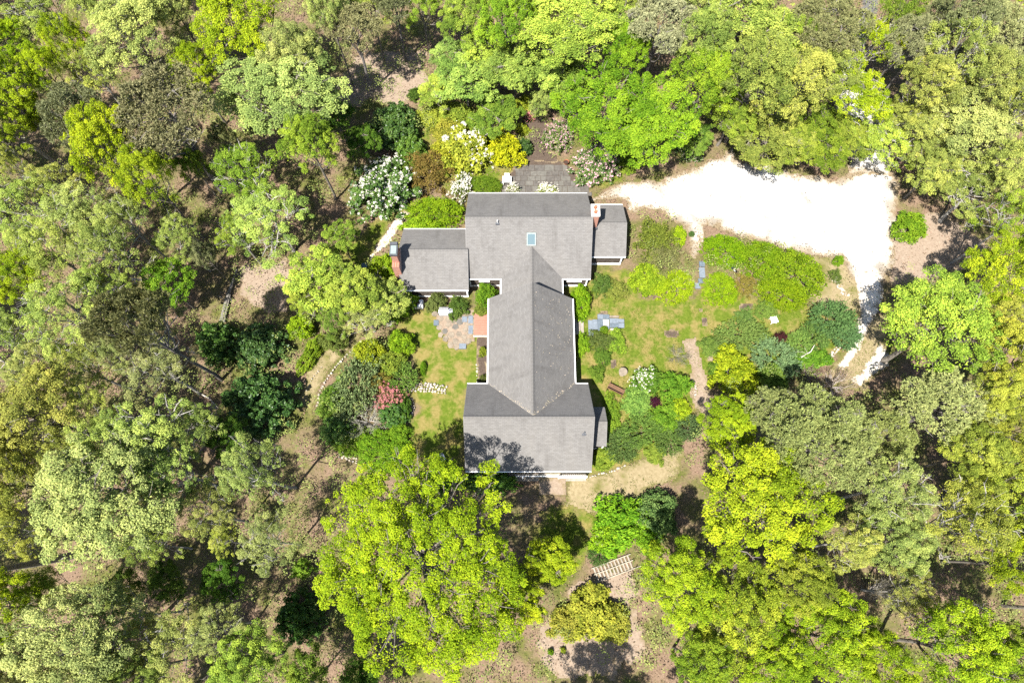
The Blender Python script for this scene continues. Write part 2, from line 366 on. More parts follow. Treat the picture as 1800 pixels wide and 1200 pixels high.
def bar(mb, p, q, w, h):
    """rectangular bar from p to q, w across (horizontal), h in height hanging below the line"""
    p = np.array(p, float); q = np.array(q, float); d = q - p; s = np.array([-d[1], d[0], 0]); s = s / (np.linalg.norm(s) + 1e-9) * w / 2
    u = np.array([0, 0, h])
    return mb.add([p-s-u, p+s-u, q+s-u, q-s-u, p-s, p+s, q+s, q-s], [(0,3,2,1),(4,5,6,7),(0,1,5,4),(1,2,6,5),(2,3,7,6),(3,0,4,7)])

def gable(axis, a0, a1, b0, b1, br, ze, zr, ov=.28, oe=.16, gut=('s', 'n'), rakes=(0, 1), walls=True, wall_to=None, base=True, caps=True):
    """ridge runs along a; eaves at b0 and b1"""
    T = (lambda a, b, z: (a, b, z)) if axis == 'x' else (lambda a, b, z: (b, a, z))
    s0 = (T(a0,b0,ze), T(a1,b0,ze), T(a1,br,zr), T(a0,br,zr)); s1 = (T(a1,b1,ze), T(a0,b1,ze), T(a0,br,zr), T(a1,br,zr))
    if axis == 'y':
        s0 = (s0[1], s0[0], s0[3], s0[2]); s1 = (s1[1], s1[0], s1[3], s1[2])
    r = link(bpy.data.objects.new('roof', roof_mesh([s0, s1])), house)
    if caps:
        m = MB(); L = abs(a1 - a0); n = int(L / .3); st = .05
        sl0 = (zr - ze) / (br - b0); sl1 = (zr - ze) / (b1 - br)
        for i in range(n):
            p0, p1 = a0 + L*i/n, a0 + L*(i+1)/n
            m.add([T(p0, br-.15, zr-.15*sl0+.035), T(p1, br-.15, zr-.15*sl0+.02), T(p1, br, zr+.03), T(p0, br, zr+.045), T(p0, br+.15, zr-.15*sl1+.035), T(p1, br+.15, zr-.15*sl1+.02)], [(0,1,2,3), (3,2,5,4)])
        me = m.mesh('ridge_cap', M['roof']); me.uv_layers.new(name='sh'); link(bpy.data.objects.new('ridge_cap', me), r)
    for key, b in (('s', b0), ('n', b1)):
        if key in gut:
            o = -1 if b == b0 else 1
            m = MB(); bar(m, T(a0, b + o*.035, ze - .005), T(a1, b + o*.035, ze - .005), .07, .1); m.build('gutter', M['white'], r)
    for i in rakes:
        a = (a0 - .015, a1 + .015)[i]
        for b in (b0, b1):
            m = MB(); bar(m, T(a, b, ze - .008), T(a, br, zr - .008), .03, .17); m.build('rake_board', M['rake'], r)
    if walls:
        wa0, wa1, wb0, wb1 = a0 + oe, a1 - oe, b0 + ov, b1 - ov
        if wall_to: wa0, wa1 = wall_to
        zs0 = ze + (zr - ze) * ov / (br - b0) - .1; zs1 = ze + (zr - ze) * ov / (b1 - br) - .1
        V = [T(wa0,wb0,-.1), T(wa1,wb0,-.1), T(wa1,wb1,-.1), T(wa0,wb1,-.1), T(wa0,wb0,zs0), T(wa1,wb0,zs0), T(wa1,wb1,zs1), T(wa0,wb1,zs1), T(wa0,br,zr-.12), T(wa1,br,zr-.12)]
        Fs = [(0,1,5,4), (2,3,7,6), (1,2,6,9,5), (3,0,4,8,7)]
        if axis == 'y': Fs = [f[::-1] for f in Fs]
        w = MB().add(V, Fs).build('wall', M['cedar'], house)
        m = MB()
        for (a, sa) in ((wa0, -1), (wa1, 1)):
            for (b, sb) in ((wb0, -1), (wb1, 1)):
                m = MB()
                p = T(a, b, 0); q = (sa, sb) if axis == 'x' else (sb, sa)
                x0, x1 = sorted((p[0] + q[0]*.025, p[0] - q[0]*.1)); y0, y1 = sorted((p[1] + q[1]*.025, p[1] - q[1]*.1))
                m.box(x0, x1, y0, y1, 0, (zs0 if b == wb0 else zs1) - .01); m.build('corner_board', M['white'], w)
        if base:
            x0, y0 = T(wa0, wb0, 0)[:2]; x1, y1 = T(wa1, wb1, 0)[:2]
            MB().box(min(x0,x1)-.035, max(x0,x1)+.035, min(y0,y1)-.035, max(y0,y1)+.035, -.05, .28).build('water_table', M['white'], w)
        return r, w
    return r, None

def window(x, y, z, w, h, face='s', panes=2):
    """window on a wall; x,y centre of its outer face, z sill"""
    e = bpy.data.objects.new('window', None); link(e, house, (x, y, z), (0, 0, {'s': 0, 'n': math.pi, 'w': -math.pi/2, 'e': math.pi/2}[face]))
    m = MB(); f = .09
    m.box(-w/2-f, w/2+f, -.05, .0, -f, 0).box(-w/2-f, w/2+f, -.05, 0, h, h+f).box(-w/2-f, -w/2, -.05, 0, 0, h).box(w/2, w/2+f, -.05, 0, 0, h)
    m.box(-w/2, w/2, -.035, -.002, h/2-.025, h/2+.025).box(-w/2-f-.02, w/2+f+.02, -.1, -.051, -f-.03, -f+.02); m.build('frame', M['white'], e)
    for i in range(panes):
        x0 = -w/2 + w*i/panes; x1 = x0 + w/panes
        MB().box(x0+.012, x1-.012, -.02, -.004, .005, h/2-.03).box(x0+.012, x1-.012, -.02, -.004, h/2+.03, h-.005).build('pane', M['glass'], e)
        if i: MB().box(x0-.012, x0+.012, -.03, -.003, 0, h).build('muntin', M['white'], e)

r_main, _ = gable('x', -4.0, 6.95, 24.40, 33.0, 28.7, 2.35, 5.7)
r_left, _ = gable('x', -9.85, -3.86, 23.35, 29.35, 26.35, 2.25, 4.2, wall_to=(-9.69, -4.0))
r_right, _ = gable('x', 6.84, 10.2, 26.6, 31.85, 29.2, 2.25, 3.75, rakes=(1,), wall_to=(6.9, 10.04))
r_south, _ = gable('x', -3.75, 6.4, 7.5, 14.8, 11.2, 2.35, 6.0)
r_long, _ = gable('y', 11.3, 22.5, -2.02, 5.3, 1.66, 2.35, 5.96, rakes=(1,), gut=(), wall_to=(12.5, 22.3))
for xx in (-2.07, 5.35): MB().box(xx - .05, xx + .05, 14.9, 22.5, 2.245, 2.345).build('gutter', M['white'], r_long)
r_conn, _ = gable('y', 22.2, 26.9, -.95, 4.42, 1.74, 2.4, 4.12, rakes=(), gut=(), wall_to=(22.25, 25.2))
for xx in (-1.0, 4.47): MB().box(xx - .05, xx + .05, 22.5, 24.38, 2.295, 2.395).build('gutter', M['white'], r_conn)
r_shed, _ = gable('x', 6.56, 7.74, 9.58, 12.87, 11.4, 2.0, 3.15, ov=.15, oe=.1, gut=(), rakes=(1,), wall_to=(6.2, 7.64))
for x, y, z, w, h, f in ((-2.5, 24.66, 1.35, .75, .7, 's'), (5.6, 24.66, 1.4, 1.1, .6, 's'), 
                         (-2.2, 7.73, .95, 1.1, 1.05, 's'), (-.6, 7.73, .95, 1.1, 1.05, 's'), (4.9, 7.73, .8, 1.5, 1.2, 's'), (-1.79, 14.98, .9, .9, 1.1, 'w'), (5.07, 17.5, .9, .9, 1.1, 'e'), (-1.0, 32.77, .9, 1, 1.1, 'n'), (4.0, 32.77, .9, 1, 1.1, 'n')):
    window(x, y, z, w, h, f)
# garden door on the south wall with a small hood and grey steps
dr = box('door', M['glass'], house, 1.6, 3.2, 7.72, 7.76, .1, 2.05)
MB().box(1.5, 1.6, 7.69, 7.76, .05, 2.1).box(3.2, 3.3, 7.69, 7.76, .05, 2.1).box(1.5, 3.3, 7.69, 7.76, 2.05, 2.15).box(2.37, 2.43, 7.7, 7.715, .1, 2.05).build('door_frame', M['white'], dr)
# long porch beam and posts under the south eave
m = MB().box(-1.8, 6.2, 7.36, 7.44, .02, .1)
for x in (-1.7, .9, 3.9, 6.1): m.box(x - .06, x + .06, 7.18, 7.30, 0, 1.0)
for x in np.arange(4.0, 6.1, .16): m.box(x - .02, x + .02, 7.22, 7.26, .1, .9)
m.box(3.9, 6.2, 7.16, 7.32, 1.0, 1.05); m.build('porch_railing', M['white'], house)
for i in range(3): box('porch_board', M['greywood'], house, -1.8, 6.2, 7.0 + .22*i, 7.2 + .22*i, .02, .07)
# skylight on the south slope of the main block
def on_main(y): return 2.35 + (y - 24.4) / 4.3 * 3.35
ang = math.atan2(3.35, 4.3)
e = bpy.data.objects.new('skylight', None); link(e, house, (1.68, 27.2, on_main(27.2)), (ang, 0, 0))
MB().box(-.4, .4, -.56, -.46, .0, .13).box(-.4, .4, .46, .56, 0, .13).box(-.4, -.31, -.46, .46, 0, .13).box(.31, .4, -.46, .46, 0, .13).build('frame', M['copper'], e)
box('pane', M['skyglass'], e, -.31, .31, -.46, .46, .05, .1)
# vent pipes
def pipe(x, y, z, h, mat):
    p = MB().tube([(x, y, z - .1), (x, y, z + h)], .06, 8).build('vent_pipe', mat, house, smooth=False)
    MB().box(x - .16, x + .16, y - .16, y + .16, z - .16, z + .03).build('pipe_flashing', M['lead'], p)
pipe(-1.25, 28.3, on_main(28.3), .45, M['trim_grey'])
pipe(5.65, 10.1, 2.35 + 2.6/3.7*3.65, .35, M['lead'])
# chimneys
c1 = MB().box(6.86, 7.5, 28.75, 29.75, 2.0, 5.75).build('chimney', M['brick'], house, label='red brick chimney with a pale mortar cap')
MB().box(6.80, 7.56, 28.69, 29.81, 5.75, 5.95).build('chimney_cap', M['cap'], c1)
MB().box(6.84, 7.52, 28.73, 29.77, 5.6, 5.72).build('corbel', M['brick'], c1)
for y in (29.02, 29.45): MB().tube([(7.17, y, 5.9), (7.17, y, 6.22)], [.16, .14], 10).build('flue', M['terracotta'], c1)
MB().box(6.8, 7.56, 28.6, 28.748, 3.5, 3.75).build('flashing', M['lead'], c1)
c2 = MB().box(-10.28, -9.66, 24.5, 26.3, 0, 4.6).box(-10.2, -9.68, 24.95, 26.0, 4.6, 5.9).build('chimney', M['brick'], house, label='red brick chimney with a dark metal cap on the gable end')
MB().box(-10.26, -9.6, 24.88, 26.07, 5.9, 6.15).build('chimney_cap', M['lead'], c2)
MB().box(-10.16, -9.7, 25.0, 25.75, 6.15, 6.2).build('flue_cover', M['copper'], c2)
MB().box(-10.23, -9.63, 25.8, 26.04, 6.15, 6.3).build('flue', M['lead'], c2)

rg = np.random.default_rng(31); pts = []
for i in range(150):                                                  # pale petals and leaves lying on the long east slope
    u, v = rg.random(), rg.random() ** .8; x = 1.8 + 3.3 * u; pts.append((x, 12.5 + 9.5 * v if x < 3 else 15.2 + 6.8 * v, 5.96 - 3.61 * (x - 1.66) / 3.64 + .04))
for i in range(150):                                                  # litter caught in the valleys and behind the ridges
    t_ = rg.random(); sgn = rg.choice((-1, 1)); w = rg.normal() * .1
    x = 1.66 + sgn * 3.6 * t_; pts.append((x + w, 11.35 + 3.45 * t_ + abs(w) * .4, 5.96 - 3.61 * abs(x + w - 1.66) / 3.64 + .05))
pts = np.array(pts); n_p = len(pts)
DEBRIS = (pts, rg)
# ------------------------------------------------------------------ paving, deck, steps
def inpoly(P, x, y): return sdf(P, np.array([x]), np.array([y]))[0]
rnd = random.Random(3)
pn = empty('stone_patio', (0, 0, 0), kind='structure')
PN = poly([(872,344),(892,312),(905,300),(922,286),(985,287),(1000,296),(1004,318),(1022,326),(1040,344)])
y = PN[:, 1].min() - .1
while y < PN[:, 1].max():
    hgt = rnd.choice((.42, .55, .7)); x = PN[:, 0].min() - rnd.random() * .6
    while x < PN[:, 0].max():
        w = rnd.choice((.5, .65, .8, .95)); cx, cy_ = x + w/2, y + hgt/2
        if inpoly(PN, cx, cy_) > -.02:
            j = lambda: rnd.uniform(-.015, .015)
            z = .115 + rnd.uniform(0, .012)
            MB().prism([(x+.015+j(), y+.015+j()), (x+w-.015+j(), y+.015+j()), (x+w-.015+j(), y+hgt-.015+j()), (x+.015+j(), y+hgt-.015+j())], .08, z).build('flagstone', M[rnd.choice(('flag', 'flag', 'flag2', 'flag2', 'flag'))], pn, bevel=.008)
        x += w
    y += hgt
pe = empty('bluestone_patio', (0, 0, 0), kind='structure')
def slab(parent, x0, y0, x1, y1, mat, z=.14, name='paving_slab'):
    a = at(x0, y1); b = at(x1, y0)
    j = lambda: rnd.uniform(-.015, .015)
    MB().prism([(a[0]+.015+j(), a[1]+.015+j()), (b[0]-.015+j(), a[1]+.015+j()), (b[0]-.015+j(), b[1]-.015+j()), (a[0]+.015+j(), b[1]-.015+j())], 0, z + rnd.uniform(0, .01)).build(name, M[mat], parent, bevel=.008)
for q in ((1034,563,1042,592,'bluestone2'),(1042,562,1050,580,'bluestone2'),(1050,553,1060,562,'bluestone2'),(1060,553,1071,562,'bluestone'),(1071,555,1088,559,'flag3'),(1050,562,1060,573,'bluestone'),(1060,562,1070,573,'paver'),
          (1071,560,1087,569,'bluestone2'),(1071,569,1087,577,'bluestone'),(1087,561,1097,568,'bluestone2'),(1087,568,1097,577,'bluestone2'),(1073,578,1086,590,'paver'),(1050,573,1060,582,'bluestone'),(1060,573,1071,580,'bluestone2')):
    slab(pe, *q)
pw = empty('flagstone_patio', (0, 0, 0), kind='structure')
WP = poly([(764,552),(800,545),(833,550),(834,592),(820,606),(797,612),(780,602),(770,578)])
k = 0; cells = []
while len(cells) < 46 and k < 4000:
    k += 1; x = rnd.uniform(WP[:, 0].min(), WP[:, 0].max()); y = rnd.uniform(WP[:, 1].min(), WP[:, 1].max())
    if inpoly(WP, x, y) > 0 and all(math.hypot(x - a, y - b) > .5 for a, b in cells): cells.append((x, y))
for (x, y) in cells:
    r = min([math.hypot(x - a, y - b) for a, b in cells if (a, b) != (x, y)]) * .56; n = rnd.choice((5, 6, 6, 7)); o = rnd.random() * 6
    P = [(x + r*rnd.uniform(.8, 1.1)*math.cos(o + 6.283*i/n), y + r*rnd.uniform(.8, 1.1)*math.sin(o + 6.283*i/n)) for i in range(n)]
    MB().prism(P, 0, .135 + rnd.uniform(0, .012)).build('flagstone', M[rnd.choice(('flag3', 'flag3', 'sandstone', 'flag2'))], pw, bevel=.008)
for q in ((762,563,772,573,'bluestone'),(812,557,822,567,'bluestone2'),(823,556,832,569,'bluestone2'),(823,573,832,588,'bluestone2'),(807,604,820,614,'bluestone2')):
    slab(pw, *q, z=.155, name='flagstone')
sp = empty('stepping_stones', (0, 0, 0), kind='structure')
for q in ((1229,460,1238,470,'bluestone'),(1229,471,1238,489,'bluestone2'),(1227,490,1235,499,'bluestone'),(1221,498,1230,508,'bluestone2')): slab(sp, *q, name='stepping_stone')
# red cedar deck west of the long wing
dk = empty('deck', (*at(845, 570), 0), label='red cedar deck landing against the long west wall', cat='deck')
a = at(833, 588, .35); b = at(864, 550, .35); dx, dy = dk.location[:2]
nb = 13
for i in range(nb):
    y0 = a[1] + (b[1] - a[1]) * i / nb; y1 = a[1] + (b[1] - a[1]) * (i + 1) / nb
    box('board', M['deck'], dk, a[0] - dx, -1.76 - dx, y0 - dy + .006, y1 - dy - .006, .3, .34)
MB().box(a[0] - dx, a[0] - dx + .08, a[1] - dy + .01, b[1] - dy - .01, 0, .295).box(a[0] - dx + .09, -1.76 - dx, a[1] - dy, a[1] - dy + .06, 0, .295).build('joist', M['brownwood'], dk)
box('bench_rail', M['brownwood'], dk, a[0] - dx, -1.76 - dx, b[1] - dy + .005, b[1] - dy + .18, .1, .6)
MB().box(a[0] - dx - .05, -1.76 - dx, a[1] - dy - .14, a[1] - dy - .01, 0, .2).build('kerb_stone', M['paver'], dk)
# grey wooden steps on the east side
es = empty('wooden_steps', (*at(1025, 577), 0), label='grey weathered wooden steps from the east wall to the bluestone', cat='steps')
a = at(1008, 590); b = at(1033, 563); dx, dy = es.location[:2]
for s_, (x0, x1, z) in enumerate(((4.95, 5.72, .5), (5.74, 6.1, .34), (6.12, 6.45, .18))):
    n = 5 if s_ == 0 else 2
    for i in range(n):
        box('tread', M['greywood'], es, x0 + (x1 - x0)*i/n - dx + .005, x0 + (x1 - x0)*(i+1)/n - dx - .005, a[1] - dy, b[1] - dy, z - .04, z)
for yy in (a[1] + .06, b[1] - .12): MB().box(4.95 - dx, 5.7 - dx, yy - dy, yy - dy + .05, 0, .455).box(5.75 - dx, 6.08 - dx, yy - dy, yy - dy + .05, 0, .295).build('stringer', M['greywood'], es)
# timber steps laid down the slope in the south
p0 = np.array(at(1043, 1010)); p1 = np.array(at(1112, 984)); d = p1 - p0; L = np.hypot(*d); ts = empty('timber_steps', (*p0, 0), math.atan2(d[1], d[0]), label='sunbleached timber steps laid ladder like beside the yellow green thicket', cat='steps')
for yy in (-.62, 0, .5): MB().box(0, L + (.8 if yy < 0 else 0), yy - .035, yy + .035, .06, .2).build('rail', M['palewood'], ts, bevel=.01)
for i in range(11):
    x = .15 + i * (L - .2) / 11
    box('tread', M['greywood'], ts, x, x + .13, -.58, -.04, .05, .12 + .003*(i % 3)); box('tread', M['greywood'], ts, x, x + .12, .04, .46, .05, .12)

# ------------------------------------------------------------------ stones
def stone_mesh(seed):
    bm = bmesh.new(); bmesh.ops.create_icosphere(bm, subdivisions=1, radius=.5); r = random.Random(seed)
    for v in bm.verts: v.co *= r.uniform(.75, 1.15); v.co.z *= .7
    me = bpy.data.meshes.new('stone'); bm.to_mesh(me); bm.free(); me.shade_flat(); me.materials.append(M['stone']); return me
STONES = [stone_mesh(i) for i in range(6)]
def stones(name, line, label, cat, step=.28, rows=1, size=.3, spread=.1, kind=None):
    pts = [np.array(at(*p)) for p in line]; o = empty(name, (*pts[0], 0), label=label, cat=cat); r = random.Random(len(label))
    for p, q in zip(pts, pts[1:]):
        L = np.hypot(*(q - p)); n = max(1, int(L / step)); nr = np.array([-(q - p)[1], (q - p)[0]]) / L
        for i in range(n):
            for k in range(rows):
                c = p + (q - p) * (i + r.random()*.6) / n + nr * ((k - (rows - 1)/2) * size * .85 + r.uniform(-spread, spread)) - pts[0]
                s = size * r.uniform(.7, 1.35)
                link(bpy.data.objects.new('stone', r.choice(STONES)), o, (c[0], c[1], s*.25 + .06), (r.random(), r.random(), r.random()*6), (s, s*r.uniform(.7, 1.1), s*.8))
stones('stone_wall', [(716,680),(745,680),(786,687)], 'short low wall of pale stones across the west lawn', 'stone wall', .24, 4, .26, .08)
stones('stone_edging', [(636,600),(612,622),(590,645),(574,668),(562,692),(556,722)], 'pale stone edging along the curved path west of the garden island', 'edging', .26, 1, .24, .04)
stones('stone_edging', [(722,700),(727,716),(721,732),(711,742),(700,754)], 'pale stone edging beside the pink shrub facing the west lawn', 'edging', .2, 2, .2, .05)
stones('stone_edging', [(597,798),(612,803),(630,810)], 'little heap of pale stones below the garden island', 'stones', .2, 3, .22, .08)
stones('stone_wall', [(1388,653),(1415,648),(1440,640),(1458,628),(1476,608)], 'low pale stone wall curving along the east end of the garden', 'stone wall', .22, 2, .24, .06)
stones('stone_edging', [(1392,632),(1410,628),(1425,624)], 'short line of pale stones inside the east stone wall', 'edging', .2, 2, .18, .04)
stones('stone_edging', [(1464,490),(1474,503),(1487,523)], 'scattered pale rocks on the bank by the shell driveway', 'rocks', .2, 2, .24, .16)
stones('stone_edging', [(1222,700),(1222,680),(1216,668)], 'pale stones edging the sandy garden path', 'edging', .24, 1, .26, .05)
stones('stone_edging', [(1035,838),(1070,830),(1100,818)], 'pale stone edging curving along the dry grass path south of the house', 'edging', .22, 1, .22, .06)
stones('stone_edging', [(565,645),(550,665),(538,690)], 'thin line of small stones left of the curved grass path', 'edging', .25, 1, .16, .04)
stones('rock', [(972,1098),(982,1106)], 'pale rocks on the bare ground right of the big lime tree', 'rocks', .25, 2, .3, .1)
stones('rock', [(838,640),(840,690)], 'pale stones edging the narrow bed along the long west wall', 'edging', .25, 1, .22, .04)
stones('rock', [(1272,462),(1284,470),(1300,473)], 'pale rocks between the round clipped bush and the hedge', 'rocks', .22, 2, .22, .08)

# ------------------------------------------------------------------ garden furniture
def thing(name, px, py, rz, label, cat): return empty(name, (*at(px, py), .1), math.radians(rz), label=label, cat=cat)
g = thing('gas_grill', 782, 553, 0, 'stainless steel gas grill with a side shelf on the west flagstones', 'grill')
MB().box(-.42, .42, -.28, .28, .12, .8).build('cabinet', M['steel'], g, bevel=.02)
m = MB().add([(-.42,-.3,.82),(.42,-.3,.82),(.42,.3,.82),(-.42,.3,.82),(-.42,-.26,1.0),(.42,-.26,1.0),(.42,-.02,1.14),(-.42,-.02,1.14),(.42,.3,1.02),(-.42,.3,1.02)], [(0,1,5,4),(4,5,6,7),(7,6,8,9),(9,8,2,3),(0,4,7,9,3),(1,2,8,6,5)])
lid = m.build('lid', M['steel'], g); MB().tube([(-.3,-.33,.98),(.3,-.33,.98)], .018, 8).build('handle', M['steel'], lid)
MB().box(.45, .78, -.25, .25, .8, .84).build('side_shelf', M['steel'], g, bevel=.01); MB().tube([(.62, .06, .84), (.62, .06, .87)], .07, 10).build('side_burner', M['black'], g)
MB().box(-.4, .4, -.36, -.29, .68, .79).build('control_panel', M['trim_grey'], g)
for x in (-.25, -.08, .08, .25): MB().tube([(x, -.36, .735), (x, -.39, .735)], .025, 8).build('knob', M['black'], g)
for x in (-.36, .36):
    for y in (-.22, .22): MB().tube([(x-.02, y, .06), (x+.02, y, .06)], .06, 10).build('wheel', M['black'], g)
p = thing('planter_box', 735, 537, 0, 'white planter box with a round dried plant under the west wing wall', 'planter')
for n_x in (((-.5, .5, -.36, -.3),), ((-.5, .5, .3, .36),), ((-.5, -.44, -.299, .299),), ((.44, .5, -.299, .299),)): MB().box(*n_x[0], 0, .42).build('side_panel', M['white'], p)
box('base', M['white'], p, -.439, .439, -.299, .299, .3, .36)
r = random.Random(5); m = MB()
for i in range(160):
    a = r.random()*6.283; q = r.uniform(0, .24); m.tube([(-.02 + q*.5*math.cos(a), .06 + q*.5*math.sin(a), .36), (-.02 + q*math.cos(a), .06 + q*math.sin(a), .42 + r.random()*.16)], [.012, .02], 3)
m.build('dried_plant', M['dry'], p)
ch = thing('garden_chair', 891, 322, 180, 'white wooden armchair on the north flagstone patio', 'chair')
for i in range(5): MB().box(-.26, .26, -.3 + i*.11, -.2 + i*.11, .36 - i*.015, .38 - i*.015).build('seat_slat', M['white'], ch)
for i in range(6): MB().add([(-.27 + i*.09, .24, .3), (-.19 + i*.09, .24, .3), (-.19 + i*.09, .26, .3), (-.27 + i*.09, .26, .3), (-.29 + i*.1, .5, .95), (-.2 + i*.1, .5, .95), (-.2 + i*.1, .52, .95), (-.29 + i*.1, .52, .95)], [(0,3,2,1),(4,5,6,7),(0,1,5,4),(1,2,6,5),(2,3,7,6),(3,0,4,7)]).build('back_slat', M['white'], ch)
for s_ in (-1, 1):
    MB().box(s_*.36 - .06, s_*.36 + .06, -.35, .4, .55, .575).build('armrest', M['white'], ch)
    MB().box(s_*.33 - .02, s_*.33 + .02, -.3, -.2, 0, .549).build('leg', M['white'], ch); MB().box(s_*.33 - .02, s_*.33 + .02, .3, .38, 0, .549).build('leg', M['white'], ch)
ft = thing('footstool', 891, 313, 0, 'white slatted footstool in front of the white armchair', 'stool')
for i in range(5): MB().box(-.24, .24, -.26 + i*.1, -.17 + i*.1, .36, .385).build('slat', M['white'], ft)
for s_ in (-1, 1):
    for q in (-1, 1): MB().box(s_*.2 - .02, s_*.2 + .02, q*.2 - .02, q*.2 + .02, 0, .359).build('leg', M['white'], ft)
ln = thing('lantern', 914, 333, 10, 'small black lantern on the patio by the north wall', 'lantern')
MB().box(-.11, .11, -.11, .11, 0, .04).build('base', M['black'], ln); MB().box(-.09, .09, -.09, .09, .05, .3).build('glass', M['glass'], ln)
MB().add([(-.13,-.13,.31),(.13,-.13,.31),(.13,.13,.31),(-.13,.13,.31),(0,0,.45)], [(0,3,2,1),(0,1,4),(1,2,4),(2,3,4),(3,0,4)]).build('roof', M['black'], ln)
pt = thing('flower_pot', 995, 289, 0, 'round terracotta pot at the corner of the north patio', 'pot')
MB().tube([(0,0,0),(0,0,.3),(0,0,.36)], [.17,.25,.27], 14, False).build('pot', M['terracotta'], pt); MB().tube([(0,0,.27),(0,0,.3)], .22, 14).build('soil', M['soil'], pt)
bn = thing('garden_bench', 1081, 687, 152, 'brown wooden bench on the lawn east of the south block', 'bench')
for i in range(4): MB().box(-.72, .72, -.3 + i*.13, -.19 + i*.13, .42, .45).build('seat_slat', M['brownwood'], bn)
for i in range(4): MB().box(-.72, .72, .24 + i*.02, .27 + i*.02, .52 + i*.11, .61 + i*.11).build('back_slat', M['brownwood'], bn)
for s_ in (-1, 1):
    MB().box(s_*.7 - .035, s_*.7 + .035, -.34, .3, .62, .66).build('armrest', M['brownwood'], bn)
    MB().box(s_*.7 - .03, s_*.7 + .03, -.32, -.25, 0, .619).build('leg', M['brownwood'], bn); MB().box(s_*.7 - .03, s_*.7 + .03, .29, .36, 0, .95).build('leg', M['brownwood'], bn)
bb = thing('birdbath', 1093, 657, 0, 'round pale stone birdbath on the worn lawn near the bench', 'birdbath')
MB().tube([(0,0,0),(0,0,.08),(0,0,.5)], [.26,.16,.12], 14).build('pedestal', M['flag3'], bb)
MB().tube([(0,0,.5),(0,0,.55),(0,0,.66),(0,0,.665),(0,0,.6)], [.1,.24,.38,.34,.15], 18).build('basin', M['flag3'], bb)
ub = thing('storage_box', 643, 472, 8, 'blue grey storage box at the edge of the grass west of the chimney', 'box')
MB().box(-.22, .22, -.25, .25, 0, .5).build('body', M['blueplastic'], ub, bevel=.03); MB().box(-.25, .25, -.28, .28, .51, .56).build('lid', M['blueplastic'], ub, bevel=.02)
wb = thing('wheelbarrow', 1284, 470, 35, 'small dark blue wheelbarrow behind the round clipped bush', 'wheelbarrow')
MB().add([(-.2,-.25,.28),(.2,-.25,.28),(.2,.25,.28),(-.2,.25,.28),(-.32,-.4,.55),(.32,-.4,.55),(.32,.4,.55),(-.32,.4,.55)], [(0,1,2,3),(0,4,5,1),(1,5,6,2),(2,6,7,3),(3,7,4,0)]).build('tray', M['navy'], wb)
MB().tube([(0,-.62,.17),(.06,-.62,.17)], .17, 12).build('wheel', M['black'], wb)
for s_ in (-1, 1): MB().tube([(s_*.05,-.6,.2),(s_*.2,0,.27),(s_*.28,.8,.5)], .02, 6).build('handle', M['white'], wb); MB().tube([(s_*.18,.25,.26),(s_*.22,.32,0)], .02, 6).build('leg', M['black'], wb)
bc = thing('garden_chair', 778, 806, 30, 'blue grey garden chair in the shade by the southwest house corner', 'chair')
for i in range(4): MB().box(-.25, .25, -.26 + i*.13, -.15 + i*.13, .4, .425).build('seat_slat', M['bluechair'], bc)
for i in range(5): MB().box(-.26 + i*.105, -.17 + i*.105, .25, .275, .43, .95).build('back_slat', M['bluechair'], bc)
for s_ in (-1, 1):
    for q in (-1, 1): MB().box(s_*.25 - .025, s_*.25 + .025, q*.24 - .025, q*.24 + .025, 0, .399).build('leg', M['bluechair'], bc)
tb = thing('side_table', 1357, 565, 12, 'small white square table at the east end of the lawn', 'table')
MB().box(-.3, .3, -.3, .3, .44, .47).build('table_top', M['white'], tb, bevel=.01)
for s_ in (-1, 1):
    for q in (-1, 1): MB().box(s_*.25 - .025, s_*.25 + .025, q*.25 - .025, q*.25 + .025, 0, .439).build('leg', M['white'], tb)

# ------------------------------------------------------------------ plant meshes
def unit(v): return v / (np.linalg.norm(v, axis=-1, keepdims=True) + 1e-9)
def blades(c, nrm, size, rng, asp=.34, tang=None):
    """rhombic leaves: centre, normal, size"""
    n = len(c); r = rng.normal(size=(n, 3)); tg = tang if tang is not None else r - nrm * (r * nrm).sum(1, keepdims=True); tg = unit(tg); bt = unit(np.cross(nrm, tg))
    s = size[:, None]
    V = np.stack([c - tg*s*.5, c + bt*s*asp, c + tg*s*.5, c - bt*s*asp], 1).reshape(-1, 3)
    return V
def leaf_mesh(name, V, tint, mat):
    return mesh_np(name, V, np.arange(len(V)).reshape(-1, 4), mat, {'tint': ('FACE', np.clip(tint, 0, 1))})
def clump_leaves(cc, cr, per, size, rng, flat=.75, up=.7, ctint=None):
    """leaf shells round clump centres"""
    k = len(cc); cnt = np.maximum(6, per * cr ** 2 / np.mean(cr ** 2)).astype(int); ci = np.repeat(np.arange(k), cnt); n = len(ci)
    d = unit(rng.normal(size=(n, 3))); d[:, 2] = np.where(d[:, 2] < -.25, -d[:, 2], d[:, 2])
    r = cr[ci] * rng.uniform(.45, 1.05, n) ** .7
    c = cc[ci] + d * r[:, None] * np.array([1, 1, flat])
    nr = unit(d * .5 + np.array([0, 0, up * 1.25]) + rng.normal(size=(n, 3)) * .42)
    s = size * rng.uniform(.55, 1.4, n)
    ct = (ctint if ctint is not None else rng.uniform(.25, .75, k))[ci]
    return blades(c, nr, s, rng), ct + rng.normal(size=n) * .22
